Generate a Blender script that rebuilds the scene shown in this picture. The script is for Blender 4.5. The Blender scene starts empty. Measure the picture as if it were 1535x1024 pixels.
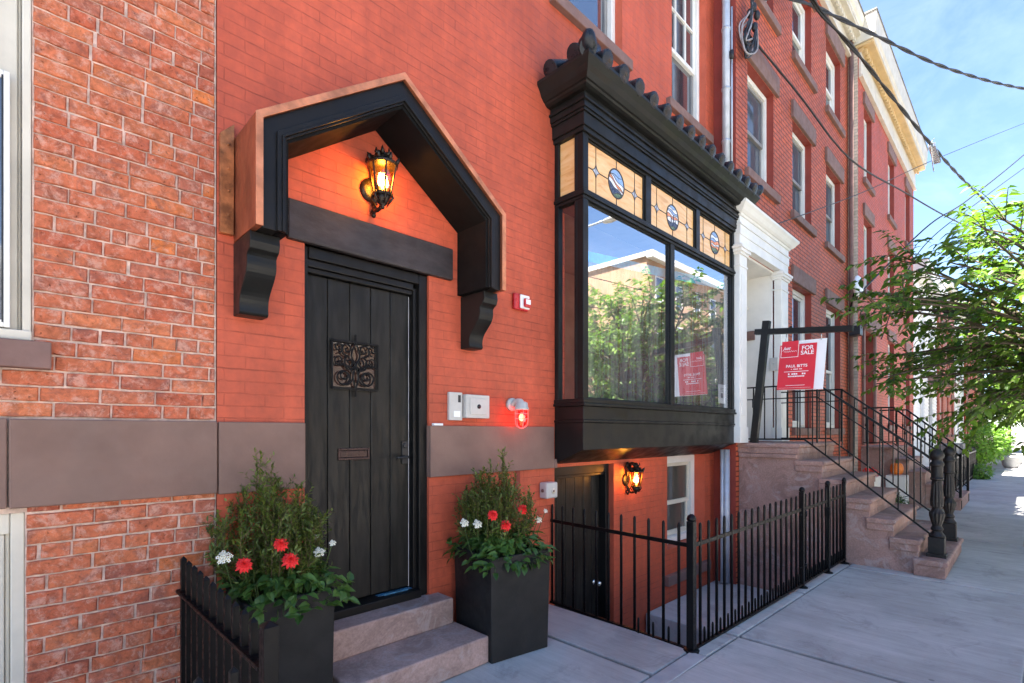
import bpy, math, random
from mathutils import Vector, Matrix
random.seed(7)
S = bpy.context.scene
COL = S.collection
PI = math.pi
rad = math.radians

# ------------------------------------------------------------------ materials
def new_mat(name):
    m = bpy.data.materials.new(name); m.use_nodes = True
    nt = m.node_tree; nt.nodes.clear()
    out = nt.nodes.new('ShaderNodeOutputMaterial')
    b = nt.nodes.new('ShaderNodeBsdfPrincipled')
    nt.links.new(b.outputs[0], out.inputs[0])
    return m, nt, b, out

class NT:
    """tiny helper to chain shader nodes"""
    def __init__(s, nt): s.nt = nt
    def n(s, t, **kw):
        o = s.nt.nodes.new(t)
        for k, v in kw.items(): setattr(o, k, v)
        return o
    def l(s, a, b): s.nt.links.new(a, b)
    def noise(s, vec, scale, detail=4, rough=.55, dist=0):
        o = s.n('ShaderNodeTexNoise'); o.inputs['Scale'].default_value = scale
        o.inputs['Detail'].default_value = detail; o.inputs['Roughness'].default_value = rough
        o.inputs['Distortion'].default_value = dist
        if vec is not None: s.l(vec, o.inputs['Vector'])
        return o.outputs[0]
    def ramp(s, fac, stops, interp='LINEAR'):
        o = s.n('ShaderNodeValToRGB'); o.color_ramp.interpolation = interp
        e = o.color_ramp.elements
        while len(e) < len(stops): e.new(.5)
        for i, (p, c) in enumerate(stops):
            e[i].position = p
            e[i].color = (c, c, c, 1) if isinstance(c, (int, float)) else (*c, 1)
        s.l(fac, o.inputs[0]); return o.outputs[0]
    def mix(s, fac, a, b, mode='MIX'):
        o = s.n('ShaderNodeMix', data_type='RGBA', blend_type=mode)
        if isinstance(fac, (int, float)): o.inputs[0].default_value = fac
        else: s.l(fac, o.inputs[0])
        for v, i in ((a, 6), (b, 7)):
            if isinstance(v, tuple): o.inputs[i].default_value = (*v, 1)
            else: s.l(v, o.inputs[i])
        return o.outputs[2]
    def math(s, op, a, b=None):
        o = s.n('ShaderNodeMath', operation=op)
        for v, i in ((a, 0), (b, 1)):
            if v is None: continue
            if isinstance(v, (int, float)): o.inputs[i].default_value = v
            else: s.l(v, o.inputs[i])
        return o.outputs[0]
    def bump(s, h, strength, dist, bsdf, prev=None):
        o = s.n('ShaderNodeBump'); o.inputs['Strength'].default_value = strength
        o.inputs['Distance'].default_value = dist
        s.l(h, o.inputs['Height'])
        if prev is not None: s.l(prev, o.inputs['Normal'])
        s.l(o.outputs[0], bsdf.inputs['Normal']); return o.outputs[0]
    def coord(s, stretch=None):
        t = s.n('ShaderNodeTexCoord').outputs['Object']
        if stretch:
            m = s.n('ShaderNodeMapping'); m.inputs['Scale'].default_value = stretch
            s.l(t, m.inputs[0]); return m.outputs[0]
        return t

def dk(c, f): return tuple(max(0, min(1, x*f)) for x in c)

def M(name, col, rough=.5, var=.15, vscale=5, bump=0, bscale=60, metal=0, stretch=None, rvar=.1, island=0, spec=.5, coat=0):
    m, nt, b, out = new_mat(name); N = NT(nt)
    v = N.coord(stretch)
    n1 = N.noise(v, vscale, 5, .6)
    c = N.ramp(n1, [(.36, dk(col, 1-var)), (.64, dk(col, 1+var))])
    if island:
        g = N.n('ShaderNodeNewGeometry').outputs['Random Per Island']
        f = N.ramp(g, [(0, 1-island), (1, 1+island)])
        c = N.mix(1, c, f, 'MULTIPLY')
    N.l(c, b.inputs['Base Color'])
    r = N.ramp(N.noise(v, vscale*2.3, 4), [(.38, max(0, rough-rvar)), (.62, min(1, rough+rvar))])
    N.l(r, b.inputs['Roughness'])
    b.inputs['Metallic'].default_value = metal
    b.inputs['Specular IOR Level'].default_value = spec
    b.inputs['Coat Weight'].default_value = coat
    if bump: N.bump(N.noise(v, bscale, 4, .6), bump, .004, b)
    return m

def brick_mat(name, col, bw=.21, bh=.0675, mortar=.004, line=.55, bstr=.5, var=.16, rough=.6, per=.0, streak=.1, mcol=None, mvis=(.35, .6), grime=.0, crack_shade=0):
    """brick courses laid on vertical walls in metres (u = x + y, v = z)"""
    m, nt, b, out = new_mat(name); N = NT(nt)
    t = N.coord()
    dn = N.n('ShaderNodeTexNoise'); dn.inputs['Scale'].default_value = 9; dn.inputs['Detail'].default_value = 3
    N.l(t, dn.inputs['Vector'])
    dv = N.n('ShaderNodeVectorMath', operation='MULTIPLY_ADD')
    N.l(dn.outputs['Color'], dv.inputs[0]); dv.inputs[1].default_value = (.012, .012, .012); N.l(t, dv.inputs[2])
    sp = N.n('ShaderNodeSeparateXYZ'); N.l(dv.outputs[0], sp.inputs[0])
    u = N.math('ADD', sp.outputs[0], sp.outputs[1])
    cb = N.n('ShaderNodeCombineXYZ'); N.l(u, cb.inputs[0]); N.l(sp.outputs[2], cb.inputs[1])
    br = N.n('ShaderNodeTexBrick'); N.l(cb.outputs[0], br.inputs['Vector'])
    br.inputs['Scale'].default_value = 1; br.inputs['Brick Width'].default_value = bw
    br.inputs['Row Height'].default_value = bh; br.inputs['Mortar Size'].default_value = mortar
    br.inputs['Mortar Smooth'].default_value = .3; br.inputs['Bias'].default_value = 0
    br.inputs['Color1'].default_value = (1-per, 1-per, 1-per, 1); br.inputs['Color2'].default_value = (1, 1, 1, 1)
    br.inputs['Mortar'].default_value = (1, 1, 1, 1)
    big = N.noise(t, .9, 5, .6); mid = N.noise(t, 14, 4, .6); fine = N.noise(t, 120, 3, .6)
    c = N.ramp(big, [(.36, dk(col, 1-var)), (.64, dk(col, 1+var*.8))])
    c = N.mix(1, c, br.outputs['Color'], 'MULTIPLY')
    c = N.mix(1, c, N.ramp(mid, [(.36, .86), (.64, 1.08)]), 'MULTIPLY')
    # weather streaks running down the wall
    st = N.n('ShaderNodeMapping'); st.inputs['Scale'].default_value = (7, 7, .35); N.l(t, st.inputs[0])
    c = N.mix(1, c, N.ramp(N.noise(st.outputs[0], 1, 5, .65), [(.38, 1-streak), (.62, 1+streak*.5)]), 'MULTIPLY')
    if grime:
        ct = N.n('ShaderNodeMapping'); ct.inputs['Scale'].default_value = (1, 1, 2.5); N.l(t, ct.inputs[0])
        g = N.ramp(N.noise(ct.outputs[0], 5, 5, .7), [(.62, 0.), (.75, grime)])
        c = N.mix(g, c, (.62, .3, .24))
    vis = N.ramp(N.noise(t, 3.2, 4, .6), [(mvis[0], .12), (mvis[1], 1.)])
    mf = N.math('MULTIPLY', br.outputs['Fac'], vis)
    if crack_shade:
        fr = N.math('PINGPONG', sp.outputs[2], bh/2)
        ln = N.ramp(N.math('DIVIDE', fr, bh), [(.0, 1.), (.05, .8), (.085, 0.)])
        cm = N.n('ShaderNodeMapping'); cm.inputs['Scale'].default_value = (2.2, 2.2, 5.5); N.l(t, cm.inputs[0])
        lv = N.ramp(N.noise(cm.outputs[0], 1.5, 5, .65), [(.48, 0.), (.6, crack_shade)])
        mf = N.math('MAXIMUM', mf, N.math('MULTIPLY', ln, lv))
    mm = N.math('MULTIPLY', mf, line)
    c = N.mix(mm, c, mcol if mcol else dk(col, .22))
    N.l(c, b.inputs['Base Color'])
    N.l(N.ramp(mid, [(.3, rough-.1), (.7, rough+.12)]), b.inputs['Roughness'])
    b.inputs['Specular IOR Level'].default_value = .35
    h = N.math('SUBTRACT', 1., br.outputs['Fac'])
    p = N.bump(h, bstr, .006, b)
    h2 = N.math('ADD', N.math('MULTIPLY', mid, .6), N.math('MULTIPLY', fine, .4))
    N.bump(h2, .35, .006, b, p)
    return m

RED = (.5, .094, .045)
MAT = {}
MAT['paint_brick'] = brick_mat('painted_brick', RED, line=.48, bstr=.5, var=.16, mortar=.0035, mvis=(.45, .68), streak=.07, crack_shade=1.)  # dark joints: dirt and paint cracks, plus crease shade put into the colour
MAT['paint_smooth'] = M('painted_reveal', RED, .6, .14, 3, .25, 40)
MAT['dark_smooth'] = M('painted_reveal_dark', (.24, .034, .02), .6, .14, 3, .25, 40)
MAT['brick2'] = brick_mat('orange_brick', (.56, .115, .048), line=.92, bstr=.8, var=.14, mortar=.0115, mvis=(.05, .25), per=.22, streak=.08)
MAT['brick3'] = brick_mat('red_brick_far', (.54, .1, .05), line=.6, bstr=.6, var=.12, mortar=.01, mvis=(.1, .4), per=.18, streak=.06)
MAT['brick_bg'] = brick_mat('orange_brick_far', (.5, .13, .08), line=.5, bstr=.5, var=.12, mortar=.007, mvis=(.1, .4), per=.2)
MAT['cream_sunlit_brick'] = brick_mat('cream_sunlit_brick', (.75, .6, .46), line=.5, bstr=.6, mortar=.008, mvis=(.1, .3), per=.2)  # cream brick; on the third house's side it is painted sunlight
MAT['tan_wall'] = M('tan_stucco', (.42, .255, .15), .85, .12, 1.2, .4, 30)
MAT['brownstone'] = M('brownstone_paint', (.19, .112, .085), .75, .12, 2.5, .35, 70)
MAT['lintel_stone'] = M('brown_lintel', (.19, .105, .085), .75, .14, 5, .35, 60)
MAT['lintel_dark'] = M('dark_lintel', (.03, .022, .021), .6, .3, 5, .5, 45, stretch=(1, 1, 2.5))
MAT['black'] = M('black_satin_paint', (.0105, .0095, .0088), .38, .2, 4, .07, 90, rvar=.08, spec=.2)
MAT['bay_black'] = M('black_trim_paint', (.0115, .0115, .0105), .4, .25, 3, .1, 60, rvar=.1, spec=.22)
MAT['door_black'] = M('door_paint', (.014, .0128, .0105), .45, .45, 3, .16, 60, stretch=(6, 6, .8), rvar=.15, spec=.24)
MAT['iron'] = M('wrought_iron', (.0035, .0035, .004), .4, .3, 20, .25, 160, rvar=.12, spec=.2)
MAT['iron_old'] = M('cast_iron', (.0095, .0085, .008), .5, .4, 14, .35, 120, spec=.3)
MAT['bronze'] = M('dark_bronze', (.03, .022, .016), .35, .4, 30, .3, 150, metal=.6)
MAT['copper'] = M('copper_sheet', (.38, .11, .052), .45, .3, 5, .25, 40, metal=.55, stretch=(1, 1, .5))
MAT['copper_edge'] = M('copper_edge', (.58, .21, .1), .42, .3, 7, .1, 50, metal=.5)
MAT['copper_old'] = M('copper_flashing', (.36, .13, .045), .45, .45, 14, .3, 50, metal=.55)
MAT['white'] = M('white_paint', (.74, .72, .67), .5, .05, 4, .08, 50)
MAT['cream'] = M('cream_trim', (.6, .55, .45), .55, .09, 3, .15, 40)
MAT['tan_trim'] = M('ochre_trim', (.6, .42, .2), .6, .1, 3, .15, 40)
MAT['grey_frame'] = M('grey_sash', (.22, .21, .2), .5, .1, 5)
MAT['galv'] = M('painted_downspout', (.42, .45, .5), .42, .12, 5, .08, 40, metal=.3)
MAT['silver'] = M('grey_plastic', (.5, .48, .44), .45, .06, 8)
MAT['steel'] = M('polished_steel', (.7, .7, .68), .22, .05, 8, metal=.9)
MAT['red_plastic'] = M('red_plastic', (.5, .02, .025), .35, .08, 8)
MAT['sign_red'] = M('sign_red', (.62, .012, .03), .4, .05, 4)
MAT['sign_white'] = M('sign_white', (.82, .82, .82), .4, .03, 4)
MAT['dark'] = M('dark_plastic', (.012, .012, .013), .5, .2, 8)
MAT['rubber'] = M('cable_rubber', (.012, .012, .014), .55, .2, 20)
MAT['grey_cable'] = M('grey_cable', (.3, .27, .27), .55, .2, 20)
MAT['planter'] = M('fibreclay_planter', (.017, .0168, .016), .55, .22, 6, .25, 120, spec=.25)
MAT['soil'] = M('soil', (.03, .02, .014), .95, .4, 30, 1, 60)
MAT['leaf'] = None
MAT['blue_tape'] = M('blue_tape', (.05, .55, .9), .5, .15, 20)
MAT['plaster'] = M('bare_plaster', (.42, .33, .25), .85, .15, 2, .2, 30)
MAT['bark'] = M('bark', (.09, .065, .045), .9, .35, 12, 1, 40, stretch=(1, 1, .3))
MAT['asphalt'] = M('asphalt', (.17, .166, .16), .9, .2, 2, .6, 150)
MAT['earth'] = M('ground', (.12, .11, .1), .95, .3, 3, .6, 40)
MAT['siding'] = M('white_siding', (.78, .77, .74), .6, .05, 2, .05, 20)
MAT['roof_tile'] = M('glazed_roof_tile', (.01, .012, .016), .35, .3, 12, .1, 60, spec=.35)
MAT['tar'] = M('tar_roof', (.06, .06, .06), .9, .2, 4, .3, 40)
MAT['orange'] = M('orange_gourd', (.8, .2, .02), .5, .15, 8)
MAT['grey_stone'] = M('grey_stone', (.2, .19, .18), .85, .15, 4, .4, 50)
MAT['teal_roof'] = M('slate_roof', (.05, .055, .06), .7, .2, 4, .3, 50)

def stone_mat(name, col, var=.16):
    m, nt, b, out = new_mat(name); N = NT(nt); t = N.coord()
    c = N.ramp(N.noise(t, 2.6, 6, .65, .4), [(.36, dk(col, 1-var*1.3)), (.5, col), (.64, dk(col, 1+var))])
    c = N.mix(1, c, N.ramp(N.noise(t, 60, 4, .7), [(.38, .86), (.62, 1.12)]), 'MULTIPLY')
    bl = N.ramp(N.noise(t, 1.7, 6, .75, .8), [(.5, 0.), (.6, .6)])
    c = N.mix(bl, c, dk(col, .5))
    lt = N.ramp(N.noise(t, 4.1, 6, .75, 1.2), [(.53, 0.), (.62, .5)])
    c = N.mix(lt, c, tuple(.5*x+.22 for x in col))
    N.l(c, b.inputs['Base Color']); b.inputs['Roughness'].default_value = .8
    b.inputs['Specular IOR Level'].default_value = .3
    h = N.math('ADD', N.noise(t, 14, 5, .65), N.math('MULTIPLY', N.noise(t, 90, 4, .6), .5))
    N.bump(h, .45, .008, b)
    return m
MAT['stoop'] = stone_mat('brownstone_stoop', (.31, .19, .155))
MAT['step'] = stone_mat('brownstone_step', (.4, .275, .235), .08)

def concrete_mat():
    m, nt, b, out = new_mat('sidewalk_concrete'); N = NT(nt); t = N.coord()
    mp = N.n('ShaderNodeMapping'); mp.inputs['Scale'].default_value = (9, .9, 1); mp.inputs['Rotation'].default_value = (0, 0, rad(4)); N.l(t, mp.inputs[0])
    broom = N.noise(mp.outputs[0], 1.2, 8, .75)
    mp2 = N.n('ShaderNodeMapping'); mp2.inputs['Scale'].default_value = (60, 2, 1); mp2.inputs['Rotation'].default_value = (0, 0, rad(4)); N.l(t, mp2.inputs[0])
    fib = N.noise(mp2.outputs[0], 1.5, 5, .6)
    big = N.noise(t, 1.1, 6, .65)
    g = N.n('ShaderNodeNewGeometry').outputs['Random Per Island']
    c = N.ramp(big, [(.38, (.36, .347, .325)), (.62, (.46, .445, .42))])
    c = N.mix(1, c, N.ramp(broom, [(.38, .9), (.62, 1.07)]), 'MULTIPLY')
    c = N.mix(1, c, N.ramp(fib, [(.38, .95), (.62, 1.04)]), 'MULTIPLY')
    c = N.mix(1, c, N.ramp(g, [(0, .9), (1, 1.08)]), 'MULTIPLY')
    sp = N.ramp(N.noise(t, 170, 3, .7), [(.27, .72), (.4, 1.), (.66, 1.), (.75, 1.2)])
    c = N.mix(1, c, sp, 'MULTIPLY')
    stn = N.ramp(N.noise(t, 2.3, 6, .75, 1), [(.53, 0.), (.64, .35)])
    c = N.mix(stn, c, (.17, .16, .155))
    vo = N.n('ShaderNodeTexVoronoi'); vo.inputs['Scale'].default_value = 2.2; N.l(t, vo.inputs['Vector'])
    gum = N.ramp(vo.outputs['Distance'], [(.028, .55), (.04, 0.)])
    c = N.mix(gum, c, (.1, .1, .1))
    N.l(c, b.inputs['Base Color'])
    b.inputs['Roughness'].default_value = .8; b.inputs['Specular IOR Level'].default_value = .3
    h = N.math('ADD', N.math('MULTIPLY', fib, .5), N.noise(t, 180, 3, .7))
    N.bump(h, .28, .004, b)
    return m
MAT['concrete'] = concrete_mat()
MAT['kerb'] = M('kerb_stone', (.36, .36, .36), .8, .12, 6, .4, 80)

def rough_brick_mat():
    m, nt, b, out = new_mat('weathered_brick'); N = NT(nt); t = N.coord()
    g = N.n('ShaderNodeNewGeometry').outputs['Random Per Island']
    c = N.ramp(g, [(0, (.36, .095, .055)), (.16, (.5, .14, .065)), (.34, (.43, .1, .05)), (.5, (.55, .17, .075)), (.66, (.47, .12, .06)), (.8, (.54, .15, .07)), (.93, (.38, .12, .075)), (1, (.62, .17, .045))])
    n1 = N.noise(t, 26, 6, .7, .6)
    c = N.mix(1, c, N.ramp(n1, [(.34, .62), (.5, 1.), (.66, 1.28)]), 'MULTIPLY')
    dk_ = N.ramp(N.noise(t, 8, 6, .75, .8), [(.52, 0.), (.64, .6)])
    c = N.mix(dk_, c, (.2, .085, .07))
    wh = N.ramp(N.noise(t, 16, 7, .8, .35), [(.5, 0.), (.62, .7)])
    c = N.mix(wh, c, (.64, .36, .27))
    pit = N.ramp(N.noise(t, 75, 3, .6), [(.27, .35), (.36, 1.)])
    c = N.mix(1, c, pit, 'MULTIPLY')
    N.l(c, b.inputs['Base Color']); b.inputs['Roughness'].default_value = .85
    b.inputs['Specular IOR Level'].default_value = .25
    h = N.math('ADD', N.noise(t, 40, 6, .7), N.math('MULTIPLY', pit, .5))
    N.bump(h, 1., .008, b)
    return m
MAT['old_brick'] = rough_brick_mat()
MAT['mortar'] = M('lime_mortar', (.6, .45, .37), .95, .3, 18, .9, 90)

def glass_dark(name, col=(.03, .035, .045), refl=.45, rough=.02, wav=.0):
    m, nt, b, out = new_mat(name); N = NT(nt); nt.nodes.remove(b)
    d = N.n('ShaderNodeBsdfDiffuse'); d.inputs[0].default_value = (*col, 1)
    g = N.n('ShaderNodeBsdfGlossy'); g.inputs['Roughness'].default_value = rough
    g.inputs[0].default_value = (.9, .93, .97, 1)
    mx = N.n('ShaderNodeMixShader'); mx.inputs[0].default_value = refl
    N.l(d.outputs[0], mx.inputs[1]); N.l(g.outputs[0], mx.inputs[2]); N.l(mx.outputs[0], out.inputs[0])
    if wav:
        bp = N.n('ShaderNodeBump'); bp.inputs['Strength'].default_value = wav; bp.inputs['Distance'].default_value = .01
        N.l(N.noise(N.coord(), 1.3, 2), bp.inputs['Height']); N.l(bp.outputs[0], g.inputs['Normal'])
    return m
MAT['pane'] = glass_dark('window_glass', (.04, .045, .055), refl=.36, wav=.08)
MAT['screen_dim'] = glass_dark('dim_glass', (.09, .085, .07), refl=.12, rough=.05)
MAT['screen'] = glass_dark('screened_glass', (.075, .085, .105), refl=.16, rough=.05)
MAT['pane_far'] = glass_dark('window_glass_far', (.03, .032, .036), .25, .05)

def glass_clear(name, refl=.5, tint=(1, 1, 1), wav=.05):
    m, nt, b, out = new_mat(name); N = NT(nt); nt.nodes.remove(b)
    d = N.n('ShaderNodeBsdfTransparent'); d.inputs[0].default_value = (*tint, 1)
    g = N.n('ShaderNodeBsdfGlossy'); g.inputs['Roughness'].default_value = .0
    g.inputs[0].default_value = (.95, .97, 1, 1)
    mx = N.n('ShaderNodeMixShader'); mx.inputs[0].default_value = refl
    N.l(d.outputs[0], mx.inputs[1]); N.l(g.outputs[0], mx.inputs[2]); N.l(mx.outputs[0], out.inputs[0])
    if wav:
        bp = N.n('ShaderNodeBump'); bp.inputs['Strength'].default_value = wav; bp.inputs['Distance'].default_value = .01
        N.l(N.noise(N.coord(), 1.1, 2), bp.inputs['Height']); N.l(bp.outputs[0], g.inputs['Normal'])
    return m
MAT['bay_glass'] = glass_clear('bay_glass', .52)
MAT['lamp_glass'] = glass_clear('amber_glass', .12, (1, .74, .36), .3)
MAT['red_glass'] = glass_clear('red_glass', .12, (1, .25, .2), .2)
MAT['sheet'] = None
def sheet_mat():
    m, nt, b, out = new_mat('plastic_sheet'); N = NT(nt); nt.nodes.remove(b)
    d = N.n('ShaderNodeBsdfDiffuse'); d.inputs[0].default_value = (.75, .75, .72, 1)
    tr = N.n('ShaderNodeBsdfTransparent')
    mx = N.n('ShaderNodeMixShader')
    f = N.ramp(N.noise(N.coord((9, 9, .7)), 1, 5, .7), [(.36, .15), (.64, .55)])
    N.l(f, mx.inputs[0]); N.l(tr.outputs[0], mx.inputs[1]); N.l(d.outputs[0], mx.inputs[2]); N.l(mx.outputs[0], out.inputs[0])
    return m
MAT['sheet'] = sheet_mat()

def emit(name, col, st):
    m, nt, b, out = new_mat(name); N = NT(nt); nt.nodes.remove(b)
    e = N.n('ShaderNodeEmission'); e.inputs[0].default_value = (*col, 1); e.inputs[1].default_value = st
    N.l(e.outputs[0], out.inputs[0]); return m
MAT['bulb'] = emit('lamp_flame', (1, .62, .2), 12)
MAT['red_bulb'] = emit('red_bulb', (1, .12, .06), 6)

def leaf_mat(name, c1, c2, trans=.3, rough=.45, spec=.4):
    m, nt, b, out = new_mat(name); N = NT(nt)
    g = N.n('ShaderNodeNewGeometry').outputs['Random Per Island']
    c = N.ramp(g, [(0, c1), (1, c2)])
    c = N.mix(1, c, N.ramp(N.noise(N.coord(), 3, 3), [(.3, .75), (.7, 1.25)]), 'MULTIPLY')
    N.l(c, b.inputs['Base Color']); b.inputs['Roughness'].default_value = rough
    b.inputs['Specular IOR Level'].default_value = spec
    t = N.n('ShaderNodeBsdfTranslucent')
    N.l(N.mix(1, c, (1.6, 1.9, .7), 'MULTIPLY'), t.inputs[0])
    mx = N.n('ShaderNodeMixShader'); mx.inputs[0].default_value = trans
    N.l(b.outputs[0], mx.inputs[1]); N.l(t.outputs[0], mx.inputs[2]); N.l(mx.outputs[0], out.inputs[0])
    return m
MAT['leaf'] = leaf_mat('tree_leaf', (.03, .075, .012), (.14, .22, .035), .38)
MAT['shrub_leaf'] = leaf_mat('shrub_leaf', (.06, .095, .016), (.16, .2, .04), .2, .4)
MAT['broad_leaf'] = leaf_mat('broad_leaf', (.03, .075, .015), (.085, .16, .03), .22, .4)
MAT['bush_leaf'] = leaf_mat('bush_leaf', (.07, .15, .02), (.16, .28, .05), .35)
MAT['far_leaf'] = leaf_mat('far_leaf', (.02, .055, .015), (.05, .1, .025), .25)
MAT['petal_red'] = leaf_mat('red_petal', (.72, .012, .012), (.85, .035, .03), .1, .55)
MAT['petal_white'] = leaf_mat('white_petal', (.75, .72, .62), (.85, .83, .74), .15, .55)
MAT['petal_eye'] = M('flower_eye', (.5, .33, .05), .7)
MAT['stem'] = M('green_stem', (.06, .1, .025), .6)
MAT['twig'] = M('brown_twig', (.1, .065, .03), .8)

def amber_mat():
    m, nt, b, out = new_mat('amber_art_glass'); N = NT(nt)
    c = N.ramp(N.noise(N.coord((1.6, 1.6, 9)), 1.6, 6, .7, 1.2), [(.22, (.6, .27, .08)), (.45, (.78, .44, .17)), (.7, (.84, .56, .27)), (.85, (.88, .66, .38))])
    N.l(c, b.inputs['Base Color']); b.inputs['Roughness'].default_value = .22
    N.l(c, b.inputs['Emission Color']); b.inputs['Emission Strength'].default_value = .0
    return m
MAT['amber'] = amber_mat()
def flat(name, c, r=.3): return M(name, c, r, .12, 20)
MAT['ag_sky'] = flat('art_glass_blue', (.25, .38, .6)); MAT['ag_white'] = flat('art_glass_white', (.75, .75, .76))
MAT['ag_orange'] = flat('art_glass_orange', (.7, .25, .1)); MAT['ag_dark'] = flat('art_glass_dark', (.05, .06, .1))
MAT['ag_green'] = flat('art_glass_green', (.1, .15, .07)); MAT['ag_clear'] = flat('art_glass_clear', (.45, .47, .52), .1)
MAT['lead'] = M('lead_came', (.035, .033, .035), .45, .2, 20)

# ------------------------------------------------------------------ mesh builder
class MB:
    def __init__(s): s.v = []; s.f = []; s.m = []; s.mi = 0; s.sm = []; s.smooth = False
    def add(s, vs, fs, mi=None):
        o = len(s.v); s.v += [tuple(p) for p in vs]
        for f in fs:
            s.f.append(tuple(o+i for i in f)); s.m.append(s.mi if mi is None else mi); s.sm.append(s.smooth)
    def box(s, x0, x1, y0, y1, z0, z1, mi=None):
        if x0 > x1: x0, x1 = x1, x0
        if y0 > y1: y0, y1 = y1, y0
        if z0 > z1: z0, z1 = z1, z0
        s.add([(x0,y0,z0),(x1,y0,z0),(x1,y1,z0),(x0,y1,z0),(x0,y0,z1),(x1,y0,z1),(x1,y1,z1),(x0,y1,z1)],
              [(0,3,2,1),(4,5,6,7),(0,1,5,4),(1,2,6,5),(2,3,7,6),(3,0,4,7)], mi)
    def quad(s, a, b, c, d, mi=None): s.add([a, b, c, d], [(0,1,2,3)], mi)
    def prism(s, poly, axis, a, b, mi=None):
        """extrude 2D polygon along axis: 'x' poly=(y,z); 'y' poly=(x,z); 'z' poly=(x,y)"""
        def P(p, t):
            return (t, p[0], p[1]) if axis == 'x' else (p[0], t, p[1]) if axis == 'y' else (p[0], p[1], t)
        n = len(poly)
        vs = [P(p, a) for p in poly]+[P(p, b) for p in poly]
        ar = sum(poly[i][0]*poly[(i+1) % n][1]-poly[(i+1) % n][0]*poly[i][1] for i in range(n))
        flip = (ar > 0) != (b > a)
        if axis == 'y': flip = not flip
        fs = [tuple(range(n))[::-1], tuple(range(n, 2*n))]+[(i, (i+1) % n, n+(i+1) % n, n+i) for i in range(n)]
        if flip: fs = [f[::-1] for f in fs]
        s.add(vs, fs, mi)
    def tube(s, pts, r, n=8, mi=None, cap=True, closed=False):
        pts = [Vector(p) for p in pts]; k = len(pts)
        rs = r if isinstance(r, (list, tuple)) else [r]*k
        vs = []; up = None
        for i, p in enumerate(pts):
            d = (pts[(i+1) % k if closed else min(i+1, k-1)]-pts[(i-1) % k if closed else max(i-1, 0)])
            if d.length < 1e-9: d = Vector((0, 0, 1))
            d.normalize()
            if up is None: up = Vector((0, 0, 1)) if abs(d.z) < .9 else Vector((1, 0, 0))
            a = d.cross(up)
            if a.length < 1e-6: a = d.cross(Vector((0, 1, 0)))
            a.normalize(); b = d.cross(a).normalized(); up = -b if False else a.cross(d).normalized()
            for j in range(n):
                t = 2*PI*j/n
                vs.append(p+rs[i]*(a*math.cos(t)+b*math.sin(t)))
        fs = []
        for i in range(k if closed else k-1):
            for j in range(n):
                i2 = (i+1) % k
                fs.append((i*n+j, i*n+(j+1) % n, i2*n+(j+1) % n, i2*n+j))
        if cap and not closed:
            fs.append(tuple(range(n))[::-1]); fs.append(tuple(range((k-1)*n, k*n)))
        old = s.smooth; s.smooth = True; s.add(vs, fs, mi); s.smooth = old
    def bar(s, a, b, w, h=None, mi=None):
        """rectangular bar from a to b"""
        h = h or w; a = Vector(a); b = Vector(b); d = (b-a).normalized()
        up = Vector((0, 0, 1)) if abs(d.z) < .95 else Vector((0, 1, 0))
        sx = d.cross(up).normalized(); sy = sx.cross(d).normalized()
        vs = [p+sx*(w/2*i)+sy*(h/2*j) for p in (a, b) for i, j in ((-1,-1),(1,-1),(1,1),(-1,1))]
        s.add(vs, [(0,1,2,3),(7,6,5,4),(0,4,5,1),(1,5,6,2),(2,6,7,3),(3,7,4,0)], mi)
    def lathe(s, prof, c=(0, 0, 0), n=16, mi=None, flute=None):
        vs = []; k = len(prof)
        for r, z in prof:
            for j in range(n):
                t = 2*PI*j/n; rr = r
                if flute and flute[0] <= z <= flute[1]: rr = r*(1-flute[2]*(j % 2))
                vs.append((c[0]+rr*math.cos(t), c[1]+rr*math.sin(t), c[2]+z))
        fs = [(i*n+j, i*n+(j+1) % n, (i+1)*n+(j+1) % n, (i+1)*n+j) for i in range(k-1) for j in range(n)]
        fs += [tuple(range(n))[::-1], tuple(range((k-1)*n, k*n))]
        old = s.smooth; s.smooth = not flute; s.add(vs, fs, mi); s.smooth = old
    def sphere(s, c, r, n=12, mi=None, sc=(1, 1, 1)):
        pr = []
        k = max(6, n//2)
        vs = [];
        for i in range(k+1):
            a = PI*i/k
            for j in range(n):
                t = 2*PI*j/n
                vs.append((c[0]+sc[0]*r*math.sin(a)*math.cos(t), c[1]+sc[1]*r*math.sin(a)*math.sin(t), c[2]-sc[2]*r*math.cos(a)))
        fs = [(i*n+j, i*n+(j+1) % n, (i+1)*n+(j+1) % n, (i+1)*n+j) for i in range(k) for j in range(n)]
        old = s.smooth; s.smooth = True; s.add(vs, fs, mi); s.smooth = old
    def leaf(s, p, d, nrm, L, Wd, mi=None, curl=.15):
        d = d.normalized(); side = d.cross(nrm)
        if side.length < 1e-4: side = d.orthogonal()
        side.normalize(); n = side.cross(d)
        m1 = p+d*L*.33-n*0; m2 = p+d*L*.68-n*L*curl*.4; t = p+d*L-n*L*curl
        w = Wd/2
        vs = [p, p+d*L*.3+side*w*.9+n*w*.35, p+d*L*.66+side*w*.75+n*w*.25-n*L*curl*.4, t, p+d*L*.66-side*w*.75+n*w*.25-n*L*curl*.4, p+d*L*.3-side*w*.9+n*w*.35, m1, m2]
        s.add(vs, [(0,1,6),(1,2,7,6),(2,3,7),(0,6,5),(6,7,4,5),(7,3,4)], mi)
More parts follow.
